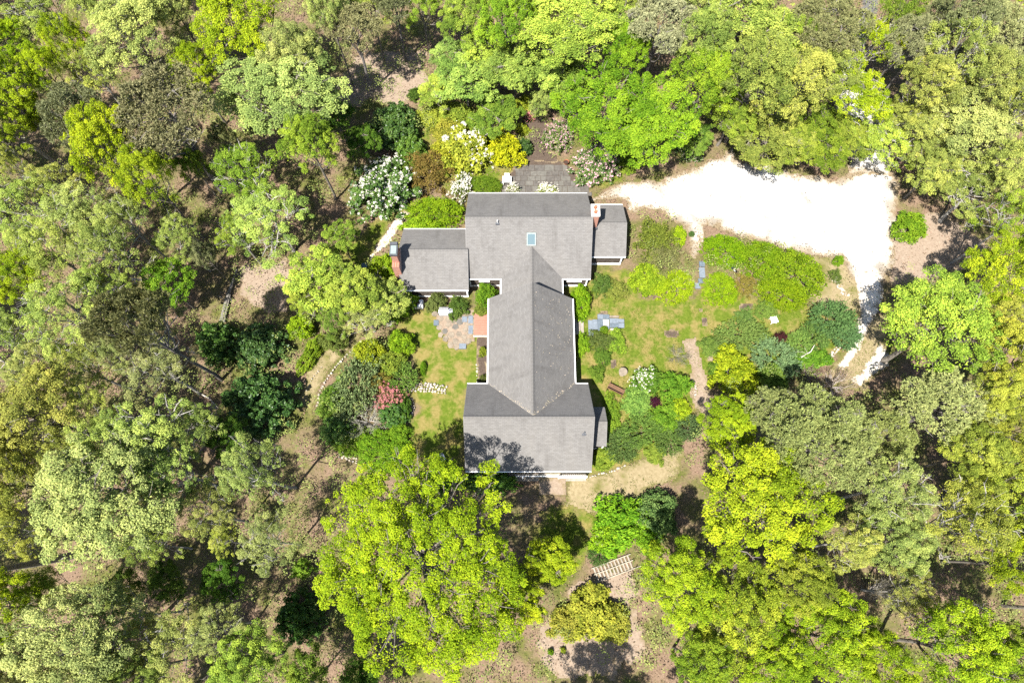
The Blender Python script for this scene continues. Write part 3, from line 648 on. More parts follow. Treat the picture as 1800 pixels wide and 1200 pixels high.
def lobes_of(R, D, K, rng, rl=(.3, .44), lay=1.0):
    P = []; 
    tries = 0
    while len(P) < K and tries < 4000:
        tries += 1
        a = rng.uniform(0, 6.283); q = math.sqrt(rng.uniform(0, 1)) * R * .74; r = R * rng.uniform(*rl)
        x, y = q * math.cos(a), q * math.sin(a)
        if all(math.hypot(x - p[0], y - p[1]) > .62 * (r + p[3]) * .95 for p in P) or tries > 3000:
            z = D * (1.0 - 1.35 * (q / R) ** 2) * lay * rng.uniform(.75, 1.1); P.append((x, y, z, r))
    for i in range(max(4, K // 3)):                                   # ragged outliers at the rim
        a = rng.uniform(0, 6.283); q = R * rng.uniform(.74, .98); r = R * rl[0] * rng.uniform(.45, .75)
        P.append((q * math.cos(a), q * math.sin(a), D * (1.0 - 1.35 * (q / R) ** 2) * rng.uniform(.6, 1.3) - .1, r))
    return np.array(P)
def branchwork(L, D, rng, trunk_h, r0, twig=8, clumps=None, lean=0.0, k=7):
    """trunk with limbs to each lobe; the crown centre is z=0, the ground z=-trunk_h"""
    m = MB(); lx, ly = rng.normal(size=2) * lean
    top = np.array([lx, ly, D * .15]); foot = np.array([0, 0, -trunk_h - .4])
    pts = [foot + (top - foot) * t + np.array([math.sin(t*5 + lx), math.cos(t*4), 0]) * .12 * (t > .05) * (t < .95) for t in np.linspace(0, 1, 7)]
    m.tube(pts, [r0 * q for q in (1.35, .95, .88, .8, .7, .58, .42)], k)
    for (x, y, z, r) in L:
        t0 = rng.uniform(.55, .95); s = foot + (top - foot) * t0; e = np.array([x, y, z + r * .25]); mid = (s + e) / 2 + np.array([rng.normal()*.25, rng.normal()*.25, -.25 * abs(rng.normal())])
        b0 = r0 * .42 * (1.1 - .4 * t0); m.tube([s, (s + mid) / 2 + rng.normal(size=3) * .08, mid, e], [b0, b0 * .8, b0 * .62, b0 * .3], 5, False)
        for j in range(4):
            a = rng.uniform(0, 6.283); q = e + np.array([math.cos(a) * r * .8, math.sin(a) * r * .8, r * rng.uniform(.0, .5)])
            m.tube([mid + (e - mid) * rng.uniform(.2, .8), (e + q) / 2 + rng.normal(size=3) * .06, q], [b0 * .35, b0 * .25, b0 * .1], 4, False)
    for j in range(twig):                                            # dead grey twigs that stand out of the crown
        x, y, z, r = L[rng.integers(len(L))]; s = np.array([x, y, z]); a = rng.uniform(0, 6.283)
        e = s + np.array([math.cos(a) * r * rng.uniform(.5, 1.3), math.sin(a) * r * rng.uniform(.5, 1.3), r * rng.uniform(.5, .95)])
        mid = (s + e) / 2 + rng.normal(size=3) * .15
        m.tube([s, mid, e], [.06, .042, .016], 4, False)
        for i in range(3):
            f = mid + (e - mid) * rng.uniform(0, .8); m.tube([f, f + np.array([*(rng.normal(size=2) * .35), abs(rng.normal()) * .12])], [.022, .008], 3, False)
    return m
def make_broad(seed, R, D, K, cl, per, size, th, r0, twig=8, sparse=0.0, rl=(.3, .44), crange=(.34, .6), lean=.3):
    rng = np.random.default_rng(seed); L = lobes_of(R, D, K, rng, rl)
    cc = []; cr = []; ct = []
    for (x, y, z, r) in L:
        n = max(4, int(cl * (r / (R * .37)) ** 2)); lt = rng.uniform(.22, .78)
        d = unit(rng.normal(size=(n, 3))); d[:, 2] = np.where(d[:, 2] < -.15, -d[:, 2], d[:, 2])
        cc.append(np.array([x, y, z]) + d * (r * rng.uniform(.78, 1.08, n))[:, None] * np.array([1, 1, .72])); cr.append(crange[0] * .7 + (crange[1] * 1.25 - crange[0] * .7) * rng.random(n) ** 1.5); ct.append(lt + rng.normal(size=n) * .12)
    cc = np.concatenate(cc); cr = np.concatenate(cr); ct = np.concatenate(ct)
    keep = rng.random(len(cc)) > sparse; cc, cr, ct = cc[keep], cr[keep], ct[keep]
    V, tint = clump_leaves(cc, cr, per, size, rng, ctint=ct)
    # inner layer so that the crown has depth
    V2, t2 = clump_leaves(L[:, :3] - np.array([0, 0, .25]), L[:, 3] * .8, int(per * 1.6 * (1 - sparse)), size * 1.1, rng)
    crown = leaf_mesh('crown', np.concatenate([V, V2]), np.concatenate([tint, t2]), M['leaf'])
    trunk = branchwork(L, D, rng, th, r0, twig, lean=lean).mesh('trunk', M['bark'], True)
    return dict(crown=crown, trunk=trunk, R=R, th=th, D=D)
def make_pine(seed, R, D, K, tufts, per, ln, th, r0, twig=10, rl=(.22, .36)):
    rng = np.random.default_rng(seed); L = lobes_of(R, D, K, rng, rl, .9); L[:, 2] += rng.normal(size=len(L)) * D * .22; L[:, 3] *= .9
    V = []; T = []
    for (x, y, z, r) in L:
        n = int(tufts * (r / (R * (rl[0] + rl[1]) / 2)) ** 2); a = rng.uniform(0, 6.283, n); q = np.sqrt(rng.random(n)) * r
        c = np.stack([x + q * np.cos(a), y + q * np.sin(a), z + (1 - (q / r) ** 2) * r * .8 + rng.normal(size=n) * .12], 1)
        ax = unit(np.stack([np.cos(a) * q / r, np.sin(a) * q / r, np.full(n, .75)], 1) + rng.normal(size=(n, 3)) * .2)
        ci = np.repeat(np.arange(n), per); d = unit(ax[ci] * .75 + rng.normal(size=(n * per, 3)) * .55)
        s = ln * rng.uniform(.7, 1.2, n * per); cen = c[ci] + d * s[:, None] * .5
        nr = unit(np.cross(d, rng.normal(size=d.shape))); nr = np.where(nr[:, 2:] < 0, -nr, nr)
        V.append(blades(cen, nr, s, rng, .13, d)); T.append(rng.uniform(.3, .7, n)[ci] + rng.normal(size=n * per) * .14)
    return dict(crown=leaf_mesh('crown', np.concatenate(V), np.concatenate(T), M['needle']), trunk=branchwork(L, D, rng, th, r0, twig, lean=.2).mesh('trunk', M['bark'], True), R=R, th=th, D=D)
def make_shrub(seed, R, hgt, clumps, per, size, crange=(.16, .3), smooth=False, mat='leaf', lump=.25, blossom=0, bl_size=.1, side=None):
    """dome of leaves standing on the ground (z=0) with stems and, if asked, trusses of blossom"""
    rng = np.random.default_rng(seed)
    q_ = np.where(rng.random(clumps) < .72, np.sqrt(rng.random(clumps)) * .97, np.sqrt(1 - rng.random(clumps) ** 2)); a = rng.uniform(-math.pi, math.pi, clumps)
    d = np.stack([q_ * np.cos(a), q_ * np.sin(a), np.sqrt(np.maximum(0, 1 - q_ * q_))], 1)
    ph = rng.uniform(0, 6.283, 4); out = 1 + (0 if smooth else lump) * (np.sin(2 * a + ph[0]) * .35 + np.sin(3 * a + ph[1]) * .35 + np.sin(5 * a + ph[2]) * .3)
    rad = rng.uniform(.74, 1.04, clumps) if smooth else rng.uniform(.6, 1.0, clumps)
    cc = d * np.stack([R * out, R * out, np.full(clumps, hgt)], 1) * rad[:, None]; cc[:, 2] = np.maximum(cc[:, 2], .08)
    if not smooth: cc[:, 2] += rng.normal(size=clumps) * hgt * .07
    V, t = clump_leaves(cc, rng.uniform(*crange, clumps), per, size, rng, .8, .65)
    m = MB()
    for i in range(9):
        q = cc[rng.integers(clumps)] * .9; m.tube([(q[0]*.05, q[1]*.05, -.1), (q[0]*.5, q[1]*.5, q[2]*.6), tuple(q)], [.05, .035, .012], 4, False)
    P = dict(foliage=leaf_mesh('foliage', V, t, M[mat]), stems=m.mesh('stem', M['bark'], True), R=R, h=hgt)
    if blossom:
        up = np.where(d[:, 2] > .12)[0]
        if side is not None: up = up[(np.sin(a[up] * 1.0 + side) + rng.normal(size=len(up)) * .5) > -.1]
        pk = rng.choice(up, blossom, replace=True); bc = cc[pk] + unit(d[pk]) * .17 + np.array([0, 0, .06]) + rng.normal(size=(blossom, 3)) * np.array([.12, .12, .04])
        Vb, tb_ = clump_leaves(bc, rng.uniform(.04, .11, len(pk)), 20, bl_size, rng, .8, .5); P['blossom'] = leaf_mesh('blossom', Vb, tb_, M['petal'])
    return P
def make_fan(seed, R, hgt, n, per, ln):
    """spreading juniper: feathery plumes that arch outwards"""
    rng = np.random.default_rng(seed); V = []; T = []; m = MB()
    for i in range(n):
        a = rng.uniform(0, 6.283); q = math.sqrt(rng.random()) * R * .8; b = np.array([q*math.cos(a), q*math.sin(a), hgt * (.35 + .5*(1 - q/R))]); a2 = a + rng.normal() * .7
        e = b + np.array([math.cos(a2), math.sin(a2), .25]) * rng.uniform(.5, .9); t = rng.random(per); c = b + (e - b) * t[:, None] + rng.normal(size=(per, 3)) * .05
        d = unit((e - b)[None] * .8 + rng.normal(size=(per, 3)) * .35); nr = unit(np.array([0, 0, 1.0]) + rng.normal(size=(per, 3)) * .5); nr = unit(nr - d * (nr * d).sum(1, keepdims=True))
        V.append(blades(c, nr, ln * rng.uniform(.7, 1.3, per), rng, .22, d)); T.append(rng.uniform(.3, .7) + rng.normal(size=per) * .14)
        if i < 8: m.tube([(0, 0, -.1), tuple(b * .6), tuple(b)], [.05, .03, .012], 4, False)
    return dict(foliage=leaf_mesh('foliage', np.concatenate(V), np.concatenate(T), M['needle']), stems=m.mesh('stem', M['bark'], True), R=R, h=hgt)
def make_bare(seed, R, hgt, n, r0=.034):
    """leafless shrub or small tree: forking pale twigs"""
    rng = np.random.default_rng(seed); m = MB(); tw = MB()
    def grow(mb, p, d, L, r, lev):
        q = p + d * L * .5 + rng.normal(size=3) * L * .06; e = p + d * L + rng.normal(size=3) * L * .1
        mb.tube([p, q, e], [r, r * .8, r * .55], 4 if lev else 6, False)
        if lev < 3:
            for i in range(4 if lev < 2 else 3):
                d2 = unit(d + rng.normal(size=3) * .55 + np.array([0, 0, .12])); grow(tw if lev else m, q + (e - q) * rng.random(), d2, L * rng.uniform(.5, .75), r * .5, lev + 1)
    for i in range(n):
        a = 6.283 * i / n + rng.normal() * .3; d = unit(np.array([math.cos(a), math.sin(a), hgt / R * rng.uniform(.5, 1.4)])); grow(m, np.array([0, 0, -.1]), d, R * rng.uniform(.3, .5), r0 * rng.uniform(.7, 1.3), 0)
    return dict(stems=m.mesh('stem', M['bark'], True), foliage=tw.mesh('twig', M['bark'], True), R=R, h=hgt)

PROTO = {
 'oak': [make_broad(100 + i, 4.0, 2.3, 13, 27, 92, .117, 7.2, .2, 7, crange=(.2, .46)) for i in range(6)],
 'loose': [make_broad(200 + i, 4.0, 2.4, 13, 26, 78, .107, 7.2, .19, 22, .24, crange=(.18, .44)) for i in range(5)],
 'small': [make_broad(300 + i, 2.2, 1.3, 10, 16, 84, .105, 3.4, .1, 4, crange=(.18, .34)) for i in range(4)],
 'maple': [make_broad(400 + i, 4.5, 2.2, 17, 26, 100, .12, 6.5, .22, 2, rl=(.24, .36), crange=(.26, .46)) for i in range(2)],
 'great': [make_broad(503, 8.0, 3.8, 46, 48, 110, .11, 8.2, .3, 3, .03, rl=(.17, .26), crange=(.18, .5))],
 'pine': [make_pine(600 + i, 3.4, 1.6, 17, 165, 12, .23, 9.0, .2, 18) for i in range(4)],
 'bigpine': [make_pine(650, 6.0, 2.6, 40, 170, 11, .24, 9.5, .3, 40, (.14, .22))],
 'clip': [make_shrub(700 + i, 2.0, 1.3, 520, 24, .088, (.09, .24), True, lump=.1) for i in range(3)],
 'bush': [make_shrub(720 + i, 1.8, 1.3, 150, 50, .13, (.2, .36)) for i in range(4)],
 'fine': [make_shrub(740 + i, 1.8, 1.2, 260, 34, .085, (.14, .26), lump=.4) for i in range(3)],
 'rhodo': [make_shrub(760 + i, 2.6, 1.9, 260, 46, .17, (.2, .34), mat='glossy_leaf', lump=.15) for i in range(3)],
 'rhodo_fl': [make_shrub(780 + i, 2.4, 1.8, 250, 40, .16, (.2, .32), mat='glossy_leaf', lump=.15, blossom=640, bl_size=.045) for i in range(2)],
 'azalea': [make_shrub(800 + i, 1.3, .9, 130, 26, .09, (.12, .22), blossom=280, bl_size=.045) for i in range(2)],
 'half_fl': [make_shrub(820 + i, 1.8, 1.3, 150, 46, .13, (.2, .34), blossom=190, bl_size=.045, side=i * 1.6) for i in range(2)],
 'fan': [make_fan(840 + i, 2.2, .8, 240, 26, .17) for i in range(2)],
 'bare': [make_bare(860 + i, 2.2, 1.8, 17) for i in range(2)],
}
TREES = {'bigpine', 'oak', 'loose', 'small', 'maple', 'great', 'pine'}
VAR = random.Random(11)
def plant(kind, px, py, rpx, h, col, label, cat=None, bloom=(.6, .58, .53), rxy=None, rot=None, bark=(.13, .118, .1), var=None, name=None, group=None, world=None):
    if kind in ('oak', 'loose', 'pine') and h > 8 and h == round(h * 2) / 2: h *= VAR.uniform(.86, 1.12)
    P = PROTO[kind][VAR.randrange(len(PROTO[kind])) if var is None else var]
    rz = VAR.uniform(0, 6.283) if rot is None else math.radians(rot)
    tree = kind in TREES
    if tree:
        zc = h * P['th'] / (P['th'] + P['D'])
    else: zc = h * .5
    x, y = world if world else at(px, py, zc); R = rpx * depth(x, y, zc) / F * (1.06 if kind in ('oak', 'loose', 'pine') else 1.0)
    s = R / P['R']
    nm = name or {'oak': 'broadleaf_tree', 'loose': 'broadleaf_tree', 'small': 'small_tree', 'maple': 'maple_tree', 'great': 'broadleaf_tree', 'pine': 'pine_tree', 'bigpine': 'pine_tree', 'rhodo': 'rhododendron', 'rhodo_fl': 'rhododendron', 'azalea': 'azalea', 'fan': 'juniper', 'bare': 'bare_shrub', 'clip': 'clipped_shrub'}.get(kind, 'shrub')
    z0 = float(gheight(np.array(x), np.array(y)))
    o = empty(nm, (x, y, z0), rz, label=label, cat=cat or ('tree' if tree else 'shrub'), group=group)
    v = VAR.uniform(.92, 1.08); bst = 1.0 if tree else .95 if kind == 'clip' else 1.1
    if tree:
        mx_ = max(col); g_ = 1.22 if mx_ < .22 and min(col) > .03 else 1.0   # dull greens of the wood
        col = tuple(q * g_ for q in col) if label not in () else col
        col = (col[0] * 1.05, col[1] * 1.05, col[2] * 1.2) if 'pine' in kind else (col[0] * .96, col[1] * 1.02, col[2])
    if kind == 'fan': bst = 1.35
    c4 = (col[0] * v * bst, col[1] * v * bst * VAR.uniform(.96, 1.05), col[2] * VAR.uniform(.7, .9) * bst, 1)
    if tree:
        sz = h / (P['th'] + P['D']); zz = P['th'] * sz; el = VAR.uniform(.88, 1.12) if kind != 'great' else 1.0
        for n, me in (('trunk', P['trunk']), ('crown', P['crown'])):
            q = link(bpy.data.objects.new(n, me), o, (0, 0, zz), None, (s * el, s / el, sz)); q.color = (*bark, 1) if n == 'trunk' else c4
    else:
        sx, sy = (s, s) if not rxy else (s * rxy[0], s * rxy[1]); sz = h / P['h']
        for n in ('stems', 'foliage', 'blossom'):
            if n in P:
                q = link(bpy.data.objects.new({'stems': 'stem', 'foliage': 'twig' if kind == 'bare' else 'foliage'}.get(n, n), P[n]), o, None, None, (sx, sy, sz))
                if kind == 'bare' and n == 'foliage': q['kind'] = 'stuff'
                q.color = (*bark, 1) if n == 'stems' else (*bloom, 1) if n == 'blossom' else c4
    return o

pts, rg = DEBRIS; n_p = len(pts)
db = link(bpy.data.objects.new('roof_litter', leaf_mesh('roof_litter', blades(pts, unit(np.array([0, 0, 1.0]) + rg.normal(size=(n_p, 3)) * .3), np.where(np.arange(n_p) < 150, rg.uniform(.04, .1, n_p), rg.uniform(.05, .13, n_p)), rg), rg.random(n_p), M['blade'])), house); db.color = (.3, .26, .2, 1); db['kind'] = 'stuff'

# ------------------------------------------------------------------ trees
LIME=(.185,.245,.014); YLIM=(.2,.245,.014); GREEN=(.105,.195,.016); MID=(.155,.215,.03); SAGE=(.195,.235,.062); PALE=(.245,.275,.095); OLIVE=(.2,.215,.055)
GREY=(.115,.125,.062); GREY2=(.155,.155,.09); DARK=(.03,.062,.016); HEDGE=(.12,.19,.01); BLUE=(.075,.125,.055); MAPLE=(.12,.205,.015); GOLD=(.25,.265,.012); DEEP=(.055,.105,.016)
PB=(.22,.2,.18)
T = [
# upper left woodland
('loose', 85, 30, 52, 10.5, SAGE, 'sage green tree in the far upper left corner of the wood'),
('oak', 128, 82, 36, 10, LIME, 'small lime crown left of the pale sage tree at the top left'),
('oak', 240, 72, 70, 11.5, PALE, 'pale sage tree filling the top left between two lime crowns'),
('oak', 425, 50, 76, 12, LIME, 'wide bright lime tree at the top edge left of the sandy gap'),
('oak', 345, 135, 42, 10.5, LIME, 'low lime lobe just above the two olive pines'),
('oak', 500, 175, 98, 12, (.17,.2,.062), 'large pale green tree right of the olive pines'),
('oak', 520, 105, 48, 11, PALE, 'pale crown beside the sandy gap at the top'),
('oak', 22, 88, 44, 10.5, LIME, 'lime tree on the left edge under the corner sage tree'),
('oak', 25, 165, 48, 10.5, LIME, 'yellowish lime tree on the left edge beside the grey pine'),
('small', 68, 205, 30, 8, LIME, 'small lime crown tucked against the grey pine on the left'),
('pine', 135, 210, 58, 12.5, GREY, 'grey green pine in the upper left, left of the yellow lime tree'),
('pine', 298, 212, 88, 13, (.125,.122,.055), 'broad olive brown pine in the upper left'),
('oak', 195, 262, 62, 12.6, YLIM, 'tall yellow lime tree leaning out in front of the olive pine'),
('oak', 270, 322, 50, 12.6, LIME, 'lime crown over the bare brown ground below the olive pine'),
('small', 342, 300, 26, 8, MID, 'little green crown between the lime tree and the pale green trees'),
('loose', 440, 312, 56, 10, MID, 'mottled green tree with grey twigs below the large pale green tree'),
('loose', 480, 388, 70, 8.1, (.17,.215,.05), 'light green tree with lichen grey branches left of the white rhododendron'),
('loose', 55, 372, 62, 10.5, SAGE, 'thin sage tree on the left edge below the shaded gap'),
('loose', 150, 385, 56, 10.5, PALE, 'pale twiggy tree below the tall yellow lime tree'),
('loose', 40, 300, 26, 9, OLIVE, 'sparse twiggy crown in the shaded gap at the left edge'),
# top centre
('pine', 622, 52, 48, 10.1, GREY2, 'pale grey pine with long bare trunk at the top centre left'),
('pine', 690, -8, 46, 10.1, (.12,.135,.06), 'second tall pine whose bare trunk stands right of the first'),
('oak', 742, 18, 40, 10, MID, 'green crown at the top edge behind the two pine trunks'),
('oak', 822, 38, 46, 10, (.165,.225,.04), 'light green crown at the top edge right of the shaded gap'),
('oak', 890, 52, 52, 10.5, (.145,.23,.02), 'fresh green crown at the top centre'),
('oak', 1012, 58, 86, 11, (.17,.21,.045), 'broad light green tree at the top centre above the bright maple'),
('pine', 1160, 48, 64, 12, (.165,.165,.105), 'silver grey crown at the top centre right'),
('maple', 1092, 98, 52, 9.5, MAPLE, 'bright green maple crown beneath the silver grey tree'),
('maple', 1068, 205, 98, 9, MAPLE, 'large bright green maple above the pink rhododendron'),
('maple', 1150, 215, 88, 8.5, MAPLE, 'bright green maple on the driveway side of the large maple'),
('small', 822, 150, 58, 5.5, (.14,.195,.045), 'light green small tree in the thicket north of the patio'),
('small', 905, 130, 58, 6.5, (.15,.2,.04), 'light green small tree left of the big maple'),
('small', 975, 135, 48, 6.5, (.155,.2,.045), 'twiggy light green small tree above the garden path'),
('small', 952, 185, 24, 3.5, SAGE, 'small sage tree at the head of the north garden path'),
('small', 870, 205, 44, 3.8, (.115,.17,.03), 'green small tree above the acid yellow shrub'),
('small', 770, 165, 36, 3.2, (.16,.2,.04), 'pale green sapling at the edge of the litter by the pine trunks'),
# top right
('oak', 1305, 52, 100, 12, (.19,.23,.05), 'very broad light green tree at the top right of centre'),
('oak', 1330, 140, 70, 11, (.18,.22,.045), 'light green tree below the broad one at the top right'),
('oak', 1238, 150, 55, 10, (.155,.22,.02), 'yellow green tree right of the bright maple'),
('pine', 1450, 52, 66, 12, (.125,.135,.052), 'dark olive pine left of the driveway where it leaves at the top'),
('oak', 1392, 160, 62, 11, OLIVE, 'olive tree in the middle of the wood above the white parking area'),
('oak', 1345, 240, 68, 5.2, (.175,.19,.04), 'olive yellow tree overhanging the top edge of the white parking area'),
('oak', 1442, 240, 58, 5, (.12,.155,.02), 'darker green tree at the middle of the parking area top edge'),
('loose', 1528, 92, 50, 10.5, YLIM, 'lime tree right of the driveway at the top'),
('loose', 1500, 178, 56, 8, YLIM, 'lime tree arching over the white driveway above the parking area'),
('loose', 1545, 248, 54, 5.5, (.165,.215,.035), 'light green tree over the upper right corner of the parking area'),
('small', 1222, 248, 32, 3.5, (.09,.135,.025), 'dark green shrubby tree by the top left of the parking area'),
('oak', 1572, 22, 40, 11, MID, 'green crown at the top edge right of the driveway'),
('pine', 1592, 78, 44, 11, (.15,.165,.075), 'soft sage crown below the green one at the top right'),
('pine', 1692, 28, 56, 12, GREY, 'grey olive pine at the top edge far right'),
('loose', 1665, 112, 54, 11, (.17,.185,.055), 'olive green tree below the grey olive pine at the far right'),
('pine', 1755, 82, 78, 12, (.15,.155,.07), 'large grey olive crown in the upper right corner'),
('oak', 1702, 215, 84, 8.5, (.2,.205,.075), 'large straw green tree on the upper right'),
('oak', 1640, 300, 50, 6.5, (.175,.19,.055), 'straw green tree right of the parking area corner'),
('loose', 1708, 345, 62, 6.5, (.165,.19,.05), 'olive green tree above the sandy clearing on the right'),
('oak', 1782, 300, 56, 9, (.18,.2,.055), 'straw green tree on the right edge beside the large straw one'),
('loose', 1775, 390, 46, 10.5, MID, 'green tree on the right edge above the lime yellow trees'),
# left middle
('loose', 92, 445, 62, 10.5, SAGE, 'sage tree left of centre on the left side with pale twigs'),
('loose', 205, 452, 54, 10, (.145,.18,.05), 'sage green tree above the brown gap on the left'),
('oak', 40, 490, 52, 10.5, LIME, 'lime tree on the left edge below the thin sage tree'),
('small', 300, 505, 46, 6.5, (.095,.17,.016), 'fresh green sapling with a dead branch across it'),
('loose', 132, 560, 68, 11, (.18,.215,.06), 'pale lime tree with lichen spots on the left side'),
('loose', 22, 605, 58, 10.5, SAGE, 'pale sage tree on the left edge at half height'),
('pine', 248, 575, 60, 16.2, (.13,.13,.06), 'tall olive pine whose grey trunk leans towards the dark rhododendrons'),
('loose', 285, 655, 56, 9.1, (.165,.175,.075), 'sparse grey green tree below the tall olive pine'),
('loose', 150, 650, 46, 10, (.17,.18,.055), 'thin olive crown above the yellow olive tree on the left'),
('small', 395, 250, 24, 7, GREY, 'small grey crown between olive pine and pale green tree'),
('small', 362, 455, 22, 7, GREY, 'small grey evergreen in the brown gap left of the clearing'),
('oak', 66, 735, 76, 11, (.205,.205,.045), 'yellow olive tree on the lower left side'),
('oak', 30, 850, 62, 11, (.2,.2,.045), 'yellow olive tree on the left edge below its twin'),
('loose', 265, 775, 78, 11, (.165,.205,.065), 'light sage tree left of the garden island'),
('oak', 195, 872, 112, 12, (.18,.205,.07), 'very large sage tree on the lower left'),
('loose', 312, 835, 60, 11, (.15,.195,.05), 'mid green crown right of the very large sage tree'),
('loose', 452, 830, 56, 11, (.16,.185,.06), 'twiggy grey green tree below the dark round rhododendron'),
('loose', 372, 905, 46, 8.5, (.165,.17,.05), 'thin olive crown over brown litter at the lower left'),
('loose', 480, 950, 50, 8.5, (.155,.18,.075), 'grey sage crown touching the great lime tree'),
('loose', 400, 950, 26, 6, OLIVE, 'small olive crown in the shaded lower left gap'),
('oak', 22, 1068, 58, 11, YLIM, 'yellow lime tree on the left edge near the bottom'),
('oak', 145, 1122, 94, 11.5, (.195,.215,.08), 'pale sage tree at the bottom left'),
('loose', 308, 1128, 66, 10.5, (.185,.205,.07), 'pale sage tree at the bottom right of the bottom left one'),
('oak', 440, 1168, 62, 10.5, (.15,.205,.035), 'green tree at the bottom edge left of the dark bush'),
('pine', 38, 1172, 48, 11, (.1,.115,.045), 'dark olive pine in the bottom left corner'),
('small', 300, 1020, 34, 5, (.075,.12,.022), 'dark green understory tree in the shaded lower left'),
('small', 232, 1030, 30, 5, (.08,.12,.025), 'dark understory tree left of the other in the shaded lower left'),
# west thicket near the house
('small', 562, 492, 58, 6.5, (.175,.215,.035), 'yellow green tree at the west side of the thicket by the house'),
('small', 622, 515, 52, 6, (.15,.19,.035), 'olive green tree in the middle of the west thicket'),
('small', 672, 530, 46, 4.5, (.155,.185,.045), 'twiggy green tree in the west thicket next to the brick chimney'),
('loose', 645, 560, 42, 4.5, (.17,.18,.07), 'greyish crown at the lower end of the west thicket'),
('small', 590, 560, 30, 5, (.13,.18,.03), 'green crown at the bottom of the west thicket'),
('small', 535, 530, 28, 4.5, (.185,.22,.035), 'small yellow green crown beside the tan clearing'),
# the great tree and the south
('great', 748, 985, 203, 13.5, (.178,.24,.012), 'great lime green tree south of the house shading its roof'),
('small', 968, 985, 42, 5, YLIM, 'small yellow green tree right of the great lime tree'),
('small', 915, 1060, 44, 6, YLIM, 'yellow green crown under the lower right side of the great lime tree'),
('oak', 1196, 1028, 70, 10.5, LIME, 'lime tree below the timber steps at the bottom centre right'),
('oak', 1295, 1070, 78, 11, (.195,.235,.02), 'broad lime tree at the bottom right of centre'),
('oak', 1395, 1015, 54, 10.5, (.18,.21,.03), 'olive lime tree in the lower right'),
('oak', 1440, 1110, 80, 11, LIME, 'lime tree at the bottom edge right of centre'),
('oak', 1540, 1165, 54, 11, LIME, 'lime tree at the bottom edge left of the corner lime tree'),
('maple', 1665, 1140, 88, 12, LIME, 'large lime tree at the bottom edge near the right corner'),
('oak', 1780, 1150, 52, 11, (.15,.2,.02), 'green tree in the bottom right corner'),
('oak', 1230, 1160, 50, 10.5, (.15,.21,.02), 'green lime crown at the bottom edge below the lime trees'),
('maple', 1335, 892, 118, 12, YLIM, 'big yellow lime tree on the right below the olive pine'),
('oak', 1278, 748, 50, 8.5, LIME, 'lime tree left of the broad olive pine'),
('bigpine', 1430, 780, 116, 12.5, (.165,.195,.06), 'broad olive pine at the centre right'),
('pine', 1355, 722, 44, 11, (.15,.165,.062), 'smaller olive pine crown at the upper left of the broad one'),
('loose', 1562, 858, 62, 10.5, (.2,.215,.07), 'straw sage crown right of the broad olive pine'),
('oak', 1560, 945, 60, 10, (.19,.225,.07), 'pale green tree below the straw sage crown'),
('loose', 1480, 955, 50, 9, (.185,.195,.06), 'straw green thin tree right of the big yellow lime tree'),
('loose', 1682, 915, 68, 11, (.185,.2,.04), 'olive lime tree on the lower right'),
('oak', 1752, 868, 64, 11, (.185,.205,.035), 'olive lime tree at the right edge in the lower half'),
('oak', 1778, 985, 56, 10.5, YLIM, 'yellow lime tree at the right edge near the bottom'),
('maple', 1648, 580, 106, 11, (.165,.215,.035), 'big round green tree east of the driveway track'),
('oak', 1762, 478, 66, 11, YLIM, 'lime yellow tree on the right edge above the big round tree'),
('oak', 1778, 640, 70, 10.5, (.215,.22,.04), 'straw yellow tree on the right edge beside the big round tree'),
('pine', 1662, 715, 76, 11.5, (.17,.19,.07), 'olive sage pine below the big round green tree'),
('oak', 1762, 770, 58, 10.5, (.185,.2,.03), 'yellow olive tree on the right edge below the sage pine'),
('pine', 1560, 765, 44, 9, (.175,.195,.07), 'small straw olive crown between the two pines on the right'),
('loose', 1590, 1040, 42, 9.5, OLIVE, 'thin crown over the dead grey branches at the lower right'),
# in between
('loose', 182, 22, 44, 10, SAGE, 'sage crown on the top edge right of the corner tree'),
('oak', 312, 22, 42, 11, PALE, 'pale crown on the top edge left of the wide lime tree'),
('loose', 170, 140, 38, 9, OLIVE, 'thin olive crown above the grey green pine'),
('oak', 88, 135, 36, 9.5, LIME, 'small lime crown below the corner sage tree'),
('oak', 580, 30, 36, 11, PALE, 'pale crown on the top edge at the sandy gap'),
('oak', 548, 262, 46, 10, MID, 'green lower lobe right under the large pale green tree'),
('loose', 232, 402, 46, 9.5, SAGE, 'sage crown below the lime crown on the left'),
('loose', 112, 335, 40, 9, OLIVE, 'olive twiggy crown above the pale twiggy one on the left'),
('oak', 8, 245, 42, 10, LIME, 'lime crown cut by the left edge under the yellowish one'),
('loose', 318, 425, 38, 8, SAGE, 'thin sage crown above the fresh green sapling'),
('loose', 420, 415, 34, 8.5, MID, 'green crown at the upper end of the tan clearing'),
('loose', 190, 510, 44, 9.5, SAGE, 'sage crown above right of the pale lime tree'),
('loose', 75, 655, 44, 10, PALE, 'pale crown above the grey trunk at the left edge'),
('loose', 205, 625, 42, 9, (.17,.19,.065), 'greyish crown left of the sparse grey green tree'),
('loose', 170, 715, 44, 9.5, OLIVE, 'olive crown right of the yellow olive tree'),
('loose', 190, 782, 50, 10.5, SAGE, 'sage crown above the very large sage tree'),
('loose', 352, 755, 46, 10, (.15,.19,.05), 'light sage crown above the brown gap on the left'),
('small', 405, 770, 34, 6, DEEP, 'deep green crown below the large round dark rhododendron'),
('loose', 125, 800, 44, 10, (.195,.2,.05), 'yellow olive crown between its twin and the large sage tree'),
('loose', 270, 960, 44, 9, SAGE, 'thin sage crown below the very large sage tree'),
('loose', 62, 940, 42, 10, (.195,.2,.05), 'yellow olive crown above the long leaning trunk'),
('loose', 95, 1035, 38, 9, MID, 'green crown below the long leaning trunk'),
('loose', 225, 1088, 46, 9.5, SAGE, 'sage crown above the pale trees at the bottom left'),
